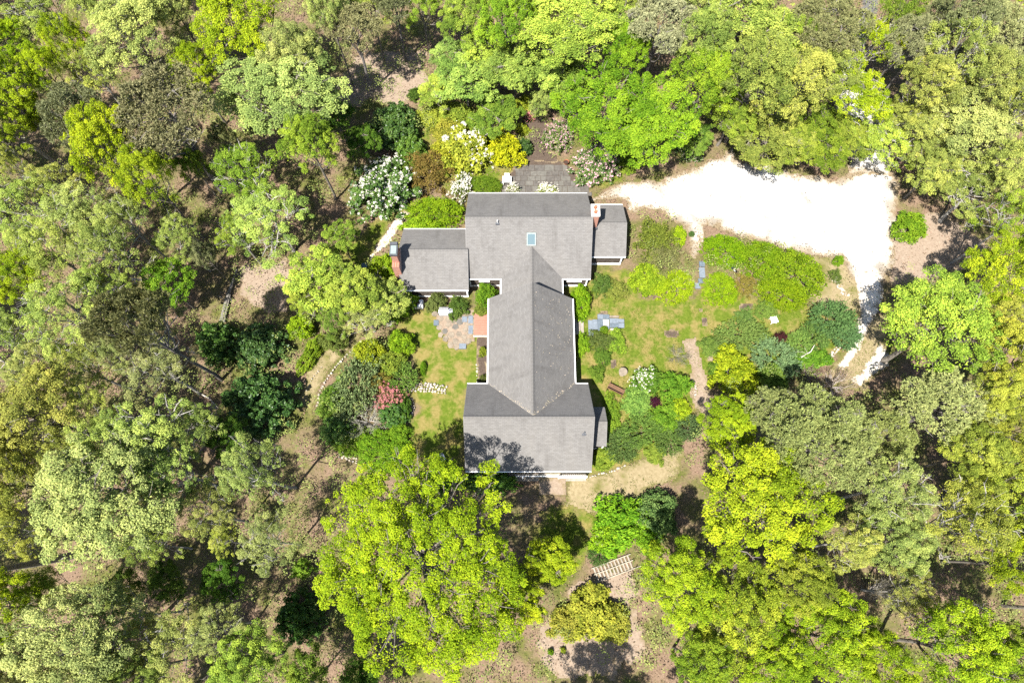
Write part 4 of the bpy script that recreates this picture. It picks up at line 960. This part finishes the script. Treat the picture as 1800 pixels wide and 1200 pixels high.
('loose', 392, 1105, 46, 9.5, PALE, 'pale crown left of the green tree at the bottom edge'),
('oak', 240, 1182, 50, 10, SAGE, 'sage crown on the bottom edge between the pale trees'),
('small', 545, 1185, 40, 7, MID, 'green crown on the bottom edge left of the great lime tree'),
('small', 640, 1192, 36, 6, DEEP, 'deep green crown on the bottom edge under the great lime tree'),
('small', 395, 1020, 36, 4.5, DEEP, 'deep green understory crown left of the bright green bush'),
('oak', 1355, 1155, 56, 10.5, LIME, 'lime crown on the bottom edge between two lime trees'),
('oak', 1702, 800, 54, 10.5, (.18,.2,.035), 'olive lime crown right of the straw sage crown'),
('oak', 1748, 560, 44, 9.5, (.2,.21,.045), 'straw crown at the right side of the big round tree'),
('oak', 1738, 700, 44, 10, (.2,.21,.035), 'yellow crown right of the olive sage pine'),
('oak', 1620, 160, 46, 10.5, OLIVE, 'olive crown below the soft sage crown'),
('loose', 1590, 215, 40, 6.5, (.17,.19,.045), 'olive crown right of the tree over the parking corner'),
('oak', 1625, 235, 44, 7, (.185,.195,.06), 'straw crown left of the large straw green tree'),
('oak', 1450, 140, 44, 10.5, OLIVE, 'olive crown below the dark olive pine at the top'),
('oak', 1285, 205, 46, 6, (.165,.205,.03), 'yellow green crown left of the overhanging olive yellow tree'),
('oak', 1395, 85, 44, 11, MID, 'green crown left of the dark olive pine'),
('pine', 1640, 55, 42, 11.5, GREY, 'grey crown left of the grey olive pine at the top right'),
('oak', 1738, 158, 50, 11, (.17,.18,.06), 'olive crown between the corner crown and the large straw tree'),
('loose', 1790, 190, 48, 11, OLIVE, 'olive crown on the right edge in the upper corner'),
('oak', 1395, 255, 44, 5, (.15,.18,.03), 'olive green crown at the parking edge between two trees'),
('oak', 1490, 245, 42, 5, (.15,.185,.03), 'green crown at the parking edge beside the driveway mouth'),
('oak', 1235, 78, 46, 10.5, (.165,.2,.05), 'light green crown right of the silver grey tree'),
('oak', 1232, 15, 44, 11, (.17,.2,.055), 'light green crown on the top edge beside the silver grey tree'),
('oak', 950, 18, 42, 10, (.16,.22,.035), 'light green crown on the top edge right of the fresh green one'),
('oak', 1088, 20, 44, 11, (.175,.21,.05), 'light green crown on the top edge left of the silver grey tree'),
('small', 855, 100, 42, 6.5, (.15,.2,.035), 'green crown under the fresh green crown at the top'),
('small', 790, 105, 34, 4.5, (.15,.2,.05), 'pale green sapling below the shaded gap at the top'),
('small', 1000, 165, 40, 6, (.14,.2,.03), 'green crown at the left shoulder of the big maple'),
('oak', 650, 10, 34, 11, SAGE, 'sage crown on the top edge between the two pines'),
('small', 600, 215, 30, 5, DEEP, 'deep green crown in the shade left of the dark evergreen shrub'),
('small', 600, 420, 30, 5, (.13,.18,.03), 'green crown left of the northwest grass path'),
('small', 640, 255, 32, 4.5, DEEP, 'deep green crown above left of the white rhododendron'),
]
for i, e in enumerate(T):
    kw = {}
    if 'pine' in e[0]: kw['bark'] = (.13, .12, .112)
    elif e[0] == 'loose': kw['bark'] = (.24, .23, .21)
    plant(*e, **kw)
# the wood goes on outside the frame
ring = random.Random(21); n_r = 0
for k in range(400):
    if n_r >= 46: break
    px, py = ring.uniform(-260, 2060), ring.uniform(-260, 1420)
    if -75 < px < 1875 and -75 < py < 1290: continue
    x, y = at(px, py, 8)
    if any(math.hypot(x - a, y - b) < 6.3 for a, b in getattr(plant, 'ring', [])): continue
    plant.ring = getattr(plant, 'ring', []) + [(x, y)]; n_r += 1
    plant(ring.choice(('oak', 'oak', 'loose', 'pine')), px, py, 80, ring.uniform(9.5, 11.5), ring.choice((LIME, SAGE, OLIVE, MID, PALE)), 'woodland tree outside the edge of the picture', group='woodland trees outside the picture')
# ------------------------------------------------------------------ shrubs
S = [
# (kind, px, py, rpx, h, colour, label, extra)
('rhodo_fl', 672, 328, 64, 3.2, (.045,.085,.018), 'big round white flowering rhododendron northwest of the house', dict(var=1)),
('rhodo', 692, 222, 52, 3, DARK, 'dark evergreen shrub in the shade above the white rhododendron', {}),
('rhodo', 722, 262, 32, 2.6, DEEP, 'green shrub between the white rhododendron and the bronze shrub', {}),
('fine', 752, 300, 44, 2.6, (.12,.09,.03), 'bronze brown shrub right of the white rhododendron', dict(rxy=(.9,1.15), rot=20)),
('half_fl', 818, 265, 56, 2.6, (.2,.22,.03), 'yellow green shrub with white blossom north of the patio', dict(var=0)),
('bush', 886, 262, 38, 2.4, GOLD, 'acid yellow shrub at the left of the patio', {}),
('bush', 782, 270, 30, 2, (.21,.22,.02), 'yellow shrub left of the white blossoming one', {}),
('bush', 790, 235, 34, 1.6, (.19,.19,.03), 'low yellow green shrub above the blossoming yellow shrub', {}),
('azalea', 812, 330, 27, 1.3, (.07,.1,.02), 'white azalea at the northwest corner of the main block', dict(rxy=(.8,1.2), rot=-20)),
('clip', 853, 324, 27, 1.0, (.085,.14,.014), 'low clipped green hedge against the north wall', dict(rxy=(1.25,.7), rot=-12)),
('azalea', 902, 331, 13, .9, (.1,.13,.03), 'small white flowering bush beside the white armchair', {}),
('azalea', 960, 334, 20, 1.0, (.14,.17,.04), 'cream white flowering bush against the north wall', dict(rxy=(1.1,.75), rot=0)),
('rhodo_fl', 982, 238, 30, 2, (.06,.09,.025), 'pink rhododendron on the right of the north garden path', dict(bloom=(.62,.36,.46), var=1)),
('rhodo_fl', 1047, 288, 46, 2.2, (.055,.085,.025), 'large pink rhododendron by the north patio', dict(bloom=(.66,.4,.48), var=1, rxy=(1.1,.85), rot=25)),
('azalea', 931, 207, 11, .9, (.08,.1,.02), 'tiny pink azalea at the top of the north garden path', dict(bloom=(.6,.22,.26))),
('rhodo', 922, 258, 17, 1.6, DARK, 'small dark green shrub between yellow shrub and path', {}),
('clip', 764, 374, 52, 2.0, (.12,.2,.01), 'large bright green mound against the left wing north side', dict(rxy=(1.05,.7), rot=0)),
('bush', 745, 398, 30, 1.5, (.13,.2,.012), 'bright green bush under the left wing eave', dict(rxy=(1.3,.7), rot=0)),
('rhodo_fl', 1215, 262, 26, 1.6, (.055,.09,.025), 'dark shrub with faded blossom at the parking area top left', dict(bloom=(.5,.42,.36))),
('bush', 1105, 285, 22, 1.2, (.11,.17,.02), 'low green bush under the maple by the driveway', {}),
('bush', 1600, 398, 32, 1.6, (.11,.19,.014), 'bright green bush at the right edge of the parking area', {}),
# west rhododendrons
('rhodo', 385, 602, 44, 3.4, (.035,.075,.014), 'dark rhododendron right of the tall leaning pine trunk', {}),
('rhodo', 455, 608, 50, 3.2, (.03,.062,.018), 'dark rhododendron above the round one on the left', {}),
('rhodo', 455, 708, 66, 4.2, (.032,.068,.018), 'large round dark rhododendron west of the garden island', {}),
('rhodo', 526, 1085, 48, 4, (.03,.075,.012), 'dark green bush at the lower left foot of the great lime tree', {}),
('bush', 530, 1000, 20, 2, (.13,.22,.03), 'bright green bush peeking out left of the great lime tree', {}),
('bush', 530, 572, 26, 2.2, (.15,.24,.012), 'bright lime bush below the west thicket', {}),
('bush', 545, 622, 24, 1.4, (.12,.17,.02), 'low green hedge bush left of the curved path', dict(rxy=(.7,1.7), rot=-25)),
('bush', 590, 598, 26, 2, (.09,.12,.03), 'olive bush where the curved path begins', {}),
('bush', 700, 535, 32, 2.6, (.1,.17,.014), 'green bush against the left wing corner', {}),
('bush', 690, 480, 26, 2.4, (.13,.21,.012), 'bright green bush beside the brick chimney', dict(rxy=(.8,1.5), rot=15)),
('bush', 668, 468, 24, 1.8, (.135,.2,.016), 'green bush next to the blue grey storage box', {}),
# garden island west of the lawn
('bush', 705, 602, 26, 1.8, (.13,.22,.012), 'bright green bush at the top right of the garden island', {}),
('bush', 650, 622, 32, 2.2, (.175,.205,.016), 'yellow green bush at the top of the garden island', {}),
('bush', 690, 640, 28, 1.8, (.14,.18,.03), 'light green bush in the upper middle of the garden island', {}),
('fan', 628, 680, 48, 2.4, (.1,.135,.065), 'grey green juniper on the left of the garden island', dict(rxy=(.8,1.3), rot=-20)),
('fine', 668, 672, 26, 1.8, (.14,.125,.035), 'olive brown bush in the middle of the garden island', {}),
('fan', 705, 665, 30, 1.5, (.08,.13,.035), 'green juniper bush at the right of the garden island', {}),
('azalea', 682, 700, 30, 1.6, (.09,.08,.03), 'pink red flowering azalea on the garden island', dict(bloom=(.4,.15,.15), var=0)),
('rhodo', 690, 728, 28, 1.8, (.04,.085,.02), 'dark green bush below the pink azalea', {}),
('bush', 712, 720, 18, 1.3, (.07,.13,.02), 'green bush at the right point of the garden island', dict(rxy=(.7,1.6), rot=0)),
('bush', 585, 715, 32, 1.8, (.095,.15,.025), 'green bush at the left edge of the garden island', {}),
('rhodo', 590, 755, 32, 2, (.045,.095,.02), 'dark green bush at the lower left of the garden island', {}),
('bush', 585, 690, 24, 1.2, (.065,.12,.02), 'low green bush along the stone edging of the garden island', dict(rxy=(.7,1.6), rot=-35)),
('clip', 672, 790, 52, 1.5, (.085,.165,.012), 'smooth green clipped mound at the foot of the garden island', dict(rxy=(1.05,.8), rot=-15)),
('clip', 615, 770, 34, 1.2, (.1,.17,.016), 'green mound under the pale bare tree', {}),
('bush', 700, 765, 26, 1.2, (.085,.15,.014), 'green bush between pale bare tree and the stone edging', {}),
('clip', 744, 646, 10, .7, (.1,.2,.012), 'little oval bush standing alone on the west lawn', dict(rxy=(.6,1.5), rot=0)),
# beds against the house
('bush', 768, 530, 20, 1.5, (.09,.11,.04), 'spiky grey green shrub behind the gas grill', {}),
('bush', 805, 540, 22, 1.2, (.06,.1,.02), 'green bush right of the gas grill', {}),
('bush', 855, 520, 24, 1.8, (.08,.15,.014), 'green bush in the corner between left wing and connector', {}),
('bush', 846, 545, 14, 1, (.11,.14,.03), 'small olive bush above the red deck', {}),
('bush', 850, 618, 10, .9, (.14,.17,.02), 'small bush with yellow tips in the bed below the red deck', {}),
('bush', 851, 665, 9, .9, (.08,.1,.03), 'small dark bush in the bed by the south block corner', {}),
('bush', 1022, 530, 26, 1.7, (.125,.22,.012), 'bright green bush against the east wall of the long wing', dict(rxy=(.75,1.3), rot=0)),
('bush', 1025, 605, 17, 1.2, (.13,.22,.014), 'bright green bush below the grey wooden steps', dict(rxy=(.8,1.3), rot=0)),
('fine', 1058, 600, 26, 1.1, (.07,.1,.03), 'dark green low bush south of the bluestone patio', dict(rxy=(1.2,.8), rot=-10)),
('bush', 1082, 600, 22, .9, (.12,.19,.02), 'bright low bush at the corner of the bluestone patio', {}),
('fine', 1060, 628, 20, .9, (.065,.12,.022), 'green ring shaped bush on the lawn below the bluestone patio', {}),
('clip', 1062, 579, 8, .6, (.1,.17,.012), 'tiny green mound on the bluestone patio', {}),
('bush', 1050, 655, 16, .9, (.08,.13,.02), 'low green bush left of the stone birdbath', {}),
('fine', 1058, 500, 20, 1.4, (.07,.12,.03), 'dark green bush by the east corner of the main block', dict(rxy=(.9,1.3), rot=0)),
('fine', 1085, 510, 22, 1, (.13,.15,.04), 'loose olive bush right of the main block corner', {}),
# east hedges along the parking area
('fine', 1152, 420, 40, 2.2, (.095,.12,.022), 'olive green rounded hedge right of the right wing', dict(rxy=(.95,1.1), rot=0)),
('fine', 1165, 455, 40, 1.8, (.1,.105,.045), 'greyish twiggy bush in the hedge beside the right wing', {}),
('clip', 1185, 502, 46, 1.6, (.17,.25,.01), 'bright yellow green mound below the greyish twiggy bush', dict(rxy=(.85,.72), rot=20)),
('bush', 1140, 490, 34, 1.6, (.14,.21,.014), 'light green bush at the left of the bright mound', {}),
('bush', 1194, 415, 17, 1.3, (.17,.25,.012), 'small bright lime bush at the driveway path corner', dict(rxy=(.85,1.2), rot=0)),
('rhodo', 1216, 411, 6, .5, DARK, 'tiny dark plant on the shell path corner', {}),
('clip', 1275, 440, 44, 2.0, (.105,.18,.008), 'bright green clipped hedge at the left end along the parking area', dict(rxy=(1.0,.72), rot=-18)),
('clip', 1340, 455, 44, 2.1, (.1,.165,.008), 'bright green clipped hedge in the middle along the parking area', dict(rxy=(1.0,.85), rot=-15)),
('clip', 1398, 478, 56, 2.3, (.11,.17,.009), 'large green clipped hedge at the right end along the parking area', dict(rxy=(1.05,.8), rot=-30)),
('clip', 1375, 515, 44, 1.8, (.13,.205,.008), 'yellow green mound in front of the large clipped hedge', dict(rxy=(1.1,.7), rot=-15)),
('clip', 1267, 507, 34, 1.7, (.14,.22,.008), 'round bright green clipped bush beside the bluestone stepping stones', {}),
('fine', 1311, 502, 24, 1.2, (.14,.115,.035), 'straw brown bush right of the round clipped bush', dict(rxy=(.85,1.1), rot=0)),
('fine', 1345, 545, 24, 1, (.09,.14,.035), 'grey green low bush below the brown bush', {}),
('bush', 1474, 458, 10, .9, (.1,.18,.012), 'tiny green bush by the driveway bend', {}),
('fine', 1468, 485, 14, .8, (.08,.12,.025), 'small tufty bush on the bank by the driveway bend', {}),
('fine', 1310, 560, 22, .7, (.075,.13,.035), 'low green cushion on the lawn near the white table', {}),
# east garden beds
('fan', 1300, 590, 38, 1.5, (.075,.115,.03), 'dark green juniper at the upper left of the east bed', dict(rxy=(1.3,.7), rot=10)),
('fan', 1362, 630, 38, 1.5, (.075,.12,.055), 'blue green juniper in the middle of the east bed', dict(rxy=(1.2,.9), rot=-30)),
('fan', 1405, 606, 24, 1.2, (.085,.14,.035), 'green juniper right of the burgundy bush', {}),
('azalea', 1372, 594, 13, 1.2, (.045,.016,.02), 'dark burgundy bush in the east bed by the white table', dict(bloom=(.05,.015,.02))),
('fan', 1462, 562, 38, 1.8, (.055,.105,.035), 'dark green juniper at the east end of the garden', dict(rxy=(1.1,.9), rot=0)),
('fan', 1485, 590, 28, 1.4, (.06,.115,.05), 'blue green juniper beside the driveway track', {}),
('fan', 1432, 590, 28, 1.2, (.065,.115,.03), 'green juniper left of the dark one at the garden east end', {}),
('bush', 1425, 632, 32, 1, (.07,.14,.018), 'low green bush inside the east stone wall', dict(rxy=(1.3,.7), rot=15)),
('bush', 1290, 655, 46, 2.6, (.165,.2,.012), 'yellow green bush in the east bed above the dark shade', {}),
('bush', 1262, 650, 18, 1.2, (.08,.145,.02), 'green bush beside the sandy garden path', {}),
('bush', 1355, 665, 32, 1.8, (.08,.13,.022), 'green bush under the right end of the east bed', {}),
('bush', 1250, 610, 22, .9, (.085,.13,.03), 'low green bush at the top of the sandy garden path', {}),
('half_fl', 1140, 668, 30, 1.5, (.07,.135,.02), 'white flowering bush on the east lawn right of the birdbath', dict(var=1)),
('bush', 1186, 678, 30, 1.8, (.08,.16,.016), 'green bush left of the sandy garden path', {}),
('bush', 1120, 705, 32, 1, (.1,.17,.045), 'soft green low plants below the white flowering bush', {}),
('azalea', 1150, 708, 12, 1.2, (.05,.012,.025), 'purple black bush in the bed right of the brown bench', dict(bloom=(.05,.012,.03))),
('bush', 1196, 722, 24, 1.3, (.165,.22,.014), 'yellow green bush at the lower end of the sandy garden path', {}),
('bush', 1170, 735, 34, 1.3, (.085,.155,.018), 'green bush above the dark junipers', {}),
('fan', 1125, 758, 38, 1.2, (.06,.1,.025), 'dark juniper southeast of the house', dict(rxy=(1.3,.7), rot=25)),
('fan', 1092, 785, 30, 1.1, (.055,.09,.03), 'dark juniper beside the small lean to', {}),
('fan', 1175, 775, 26, 1.2, (.06,.1,.03), 'dark juniper above the dry grass path', {}),
('fan', 1208, 752, 24, 1.4, (.055,.085,.035), 'grey green juniper in the shade of the lime tree', {}),
('bush', 1075, 730, 26, .9, (.09,.15,.018), 'low green plants along the lean to', dict(rxy=(.7,1.5), rot=0)),
('bush', 1062, 805, 24, .8, (.12,.16,.025), 'low yellow green plants by the south block corner', dict(rxy=(1.3,.8), rot=20)),
('bush', 1150, 795, 22, .8, (.11,.15,.03), 'low light green plants at the edge of the dry grass path', {}),
# south
('bush', 1092, 918, 60, 2.4, (.1,.195,.012), 'bright green hedge bush below the dry grass path', dict(rxy=(1.05,.8), rot=20)),
('bush', 1066, 945, 32, 2, (.13,.22,.012), 'lime green bush above the timber steps', {}),
('bush', 1152, 905, 46, 2.4, (.085,.135,.04), 'grey green bush right of the bright hedge bush', {}),
('bush', 1140, 945, 30, 2.2, (.1,.19,.012), 'green bush above the right end of the timber steps', {}),
('fan', 1052, 975, 20, .9, (.05,.1,.025), 'small dark juniper at the left end of the timber steps', {}),
('bush', 1040, 1078, 54, 2, (.185,.2,.03), 'yellow green thicket below the timber steps', {}),
('bush', 1000, 1092, 36, 1.6, (.18,.19,.035), 'yellow green thicket left of the bigger one', {}),
('bush', 1075, 1095, 36, 1.6, (.19,.205,.03), 'yellow green thicket at the lower right of the timber steps', {}),
('bush', 945, 1000, 30, 1.4, (.16,.19,.03), 'low green bush under the right edge of the great lime tree', {}),
('bush', 985, 950, 22, .9, (.12,.17,.02), 'low green plants beside the dry grass path below the house', {}),
('bush', 968, 1145, 6, .6, (.1,.2,.012), 'tiny bright green seedling on the bare ground at the bottom', {}),
('bush', 990, 1142, 6, .5, (.16,.2,.02), 'tiny yellow green seedling beside the bright one at the bottom', {}),
('rhodo', 862, 848, 34, 1.8, (.05,.11,.014), 'dark green bush in the shade against the south wall', dict(rxy=(1.6,.7), rot=0)),
('rhodo', 775, 838, 30, 1.6, (.06,.13,.014), 'green bush in the shade left of the south block', {}),
('bush', 840, 800, 0.1, .3, (.06,.13,.014), None, {}),
# north thicket
('bush', 760, 205, 30, 1.1, (.165,.19,.03), 'low yellow green plants near the pine trunks', {}),
('bush', 728, 165, 14, .8, (.05,.09,.02), 'small dark bush right of the pine trunk foot', {}),
('bush', 800, 205, 34, 1.4, (.13,.175,.03), 'light green bush in the thicket north of the yellow shrubs', {}),
('bush', 838, 225, 30, 1.8, (.1,.16,.02), 'green bush above the white blossoming yellow shrub', {}),
('bush', 920, 183, 18, 1.2, (.17,.2,.025), 'yellow green bush left of the path head', {}),
('bush', 918, 228, 14, .9, (.17,.2,.02), 'small yellow bush at the side of the north path', {}),
('bush', 720, 300, 20, 1.6, (.08,.12,.02), 'green bush behind the bronze shrub', {}),
]
for kind, px, py, r, h, col, label, kw in S:
    if label: plant(kind, px, py, r, h, col, label, **kw)
# leafless ones
plant('bare', 642, 735, 60, 2.6, (.24, .23, .205), 'pale grey bare branched small tree on the garden island', 'tree', bark=(.24, .23, .21), name='bare_tree', var=0)
plant('bare', 1192, 622, 32, 1.6, (.15, .14, .12), 'grey bare twiggy shrub on the east lawn', bark=(.16, .15, .12), var=1)
plant('bare', 1475, 672, 58, 3.0, (.17, .12, .11), 'purplish brown bare shrub above the broad olive pine', bark=(.26, .23, .21), var=0)
plant('bare', 1425, 655, 32, 2.2, (.16, .11, .1), 'small brown bare shrub left of the purplish one', bark=(.24, .2, .18), var=1)
plant('bare', 1165, 455, 26, 2.2, (.25, .23, .2), 'bare grey twigs standing out of the hedge beside the right wing', bark=(.28, .26, .22), var=1)
plant('bare', 1575, 1040, 46, 7.5, (.28, .26, .24), 'dead grey branched snag in the lower right wood', 'tree', bark=(.3, .28, .25), name='dead_tree', var=0)
plant('bare', 1275, 1165, 24, 3.5, (.06, .05, .045), 'dark forked bare sapling at the bottom edge', 'tree', bark=(.05, .045, .04), name='bare_tree', var=1)
plant('bare', 45, 310, 34, 5, (.26, .24, .22), 'grey bare sapling in the shaded gap at the left edge', 'tree', bark=(.28, .26, .24), name='bare_tree', var=1)

# ------------------------------------------------------------------ logs and fallen branches
def log(pts, r, label, col, name='fallen_log', cat='log', twigs=0, seed=1):
    rg = np.random.default_rng(seed); P = [np.array((*at(x, y, z), z)) for x, y, z in pts]; b = P[0].copy(); b[2] = 0
    o = empty(name, tuple(b), label=label, cat=cat); Q = [p - b for p in P]
    n = len(Q); q = link(bpy.data.objects.new('trunk', MB().tube(Q, [r * (1 - .55 * i / (n - 1)) * rg.uniform(.9, 1.1) for i in range(n)], 8).mesh('trunk', M['bark'], True)), o); q.color = (*col, 1)
    for i in range(twigs):
        k = rg.integers(n - 1); s = Q[k] + (Q[k+1] - Q[k]) * rg.random(); e = s + np.array([*(rg.normal(size=2) * .6), abs(rg.normal()) * .3 + .1])
        t = link(bpy.data.objects.new('branch', MB().tube([s, (s + e) / 2 + rg.normal(size=3) * .1, e], [r * .3, r * .2, r * .06], 5, False).mesh('branch', M['bark'], True)), o); t.color = (*col, 1)
log([(389,565,.3),(397,532,.35),(404,510,.3),(411,488,.4),(417,474,.5)], .2, 'broken grey log lying at the edge of the tan clearing', (.13,.122,.11), twigs=7, seed=2)
log([(394,566,.3),(398,545,.3),(405,515,.3)], .11, 'thinner log lying against the broken grey log', (.15,.14,.125), seed=3)
log([(232,490,5.2),(255,493,5.4),(270,492,5.5),(282,508,5.5),(305,527,5.2)], .09, 'pale dead branch caught in the fresh green sapling', (.42,.4,.37), 'dead_branch', 'branch', 5, 4)
log([(130,975,.4),(60,990,5.5),(0,1000,9.5),(-60,1012,12.5)], .3, 'long grey trunk leaning out of the picture on the lower left', (.2,.19,.175), 'tree_trunk', 'tree trunk', 4, 5)
log([(125,688,.2),(70,665,3.5),(20,640,6),(-15,625,8)], .24, 'grey trunk leaning towards the left edge at half height', (.24,.22,.2), 'tree_trunk', 'tree trunk', 6, 6)
log([(115,300,.2),(75,270,4),(42,243,7)], .2, 'grey trunk leaning up to the left edge in the shaded gap', (.26,.24,.22), 'tree_trunk', 'tree trunk', 6, 7)
log([(1662,62,7.5),(1672,45,7.8),(1690,15,8)], .1, 'reddish dead branch in the upper right wood', (.28,.16,.12), 'dead_branch', 'branch', 4, 8)
log([(1385,980,.3),(1420,985,.3),(1450,975,.3)], .1, 'fallen branch in the brown gap at the lower right', (.3,.27,.24), 'fallen_branch', 'branch', 4, 9)
log([(1690,1075,.3),(1712,1060,.3),(1740,1075,.3)], .1, 'fallen branch on bare litter at the far lower right', (.3,.27,.24), 'fallen_branch', 'branch', 5, 10)
log([(355,693,.3),(368,700,.25),(382,715,.2)], .07, 'thin fallen branch left of the round dark rhododendron', (.32,.3,.27), 'fallen_branch', 'branch', 3, 11)
log([(1408,628,1),(1425,618,1.1),(1432,606,1.2)], .05, 'thin pale dead branch over the bush inside the east stone wall', (.4,.38,.33), 'dead_branch', 'branch', 4, 12)

# ------------------------------------------------------------------ uncountable cover: litter, undergrowth, grass
gard = [poly(p) for p in (LAWN_W, LAWN_E, LAWN_NW, LAWN_N, DRIVE, DRIVE_N, RING, PATH_SE, APRON, LAWN_SW)]
HB = np.array([(-10.4, 7), (-10.4, 33.2), (10.4, 33.2), (10.4, 26), (7, 24), (5.4, 22), (7.8, 13), (7.8, 7)])
def wild(X, Y, m=.2):
    w = np.ones(X.shape, bool)
    for P in gard + [HB]: w &= sdf(P, X, Y) < -m
    return w
rng = np.random.default_rng(77)
n = 90000; X = rng.uniform(-58, 58, n); Y = rng.uniform(-14, 62, n); k = wild(X, Y, -.2); X, Y = X[k], Y[k]; n = len(X)
V = blades(np.stack([X, Y, gheight(X, Y) + rng.uniform(.02, .11, n)], 1), unit(np.array([0, 0, 1.0]) + rng.normal(size=(n, 3)) * .35), rng.uniform(.09, .2, n), rng, .3)
lt = link(bpy.data.objects.new('leaf_litter', leaf_mesh('leaf_litter', V, rng.random(n), M['blade']))); lt.color = (.16, .112, .078, 1); tag(lt, 'fallen brown leaves covering the floor of the wood', 'leaf litter', kind='stuff')
k = 11500; X = rng.uniform(-56, 56, k); Y = rng.uniform(-13, 60, k); keep = wild(X, Y, .5) & (fbm(X / 6, Y / 6, 40) > .4); X, Y = X[keep], Y[keep]
hh = rng.uniform(.2, 1.0, len(X)) + (rng.random(len(X)) < .4) * rng.uniform(0, 2.6, len(X)); V, tt = clump_leaves(np.stack([X, Y, hh], 1), rng.uniform(.25, .8, len(X)), 26, .12, rng, .6, .9)
ug = link(bpy.data.objects.new('undergrowth', leaf_mesh('undergrowth', V, tt, M['leaf']))); ug.color = (.165, .2, .058, 1); tag(ug, 'low green seedlings and huckleberry scattered over the floor of the wood', 'undergrowth', kind='stuff')
GP = []
for P, mt in lawns:
    x0, y0 = P.min(0); x1, y1 = P.max(0); n = int((x1 - x0) * (y1 - y0) * 95); X = rng.uniform(x0, x1, n); Y = rng.uniform(y0, y1, n)
    kk = (sdf(P, X, Y) > -.15) & (sdf(HB, X, Y) < 0) & (fbm(X / 1.1, Y / 1.1, 5) > (.42 if mt == 'lawn' else .5))
    for q in (DRIVE, WPATIO, APRON, BED_W): kk &= sdf(poly(q), X, Y) < -.1
    GP.append(np.stack([X[kk], Y[kk]], 1))
GP = np.concatenate(GP); n = len(GP); d = unit(np.stack([rng.normal(size=n), rng.normal(size=n), np.full(n, 1.0)], 1)); s = rng.uniform(.06, .15, n)
c = np.stack([GP[:, 0], GP[:, 1], gheight(GP[:, 0], GP[:, 1]) + .08], 1) + d * s[:, None] * .5
nr = unit(np.cross(d, rng.normal(size=(n, 3)))); nr = np.where(nr[:, 2:] < 0, -nr, nr)
gr = link(bpy.data.objects.new('grass', leaf_mesh('grass', blades(c, nr, s, rng, .16, d), rng.random(n), M['blade']))); gr.color = (.095, .128, .015, 1); tag(gr, 'short tufty grass of the lawns and grass paths', 'grass', kind='stuff')
n = 9000; X = rng.uniform(6, 36, n); Y = rng.uniform(18, 42, n); D = np.maximum(sdf(poly(DRIVE), X, Y), sdf(poly(DRIVE_N), X, Y)); kk = (D > -.4) & ((D < 1.0) | (rng.random(n) < .16)); X, Y = X[kk], Y[kk]; n = len(X)
V = blades(np.stack([X, Y, gheight(X, Y) + .1 + rng.uniform(0, .03, n)], 1), unit(np.array([0, 0, 1.0]) + rng.normal(size=(n, 3)) * .3), rng.uniform(.05, .16, n), rng, .35)
dl = link(bpy.data.objects.new('driveway_litter', leaf_mesh('driveway_litter', V, rng.random(n), M['blade']))); dl.color = (.06, .045, .03, 1); tag(dl, 'scattered dry leaves and pebbles on the white shell driveway', 'leaf litter', kind='stuff')
print('TOTAL TRIS', sum(sum(max(1, len(p.vertices) - 2) for p in me.polygons) if len(me.polygons) < 200 else len(me.polygons) * 2 for me in bpy.data.meshes), 'objects', len(bpy.data.objects))
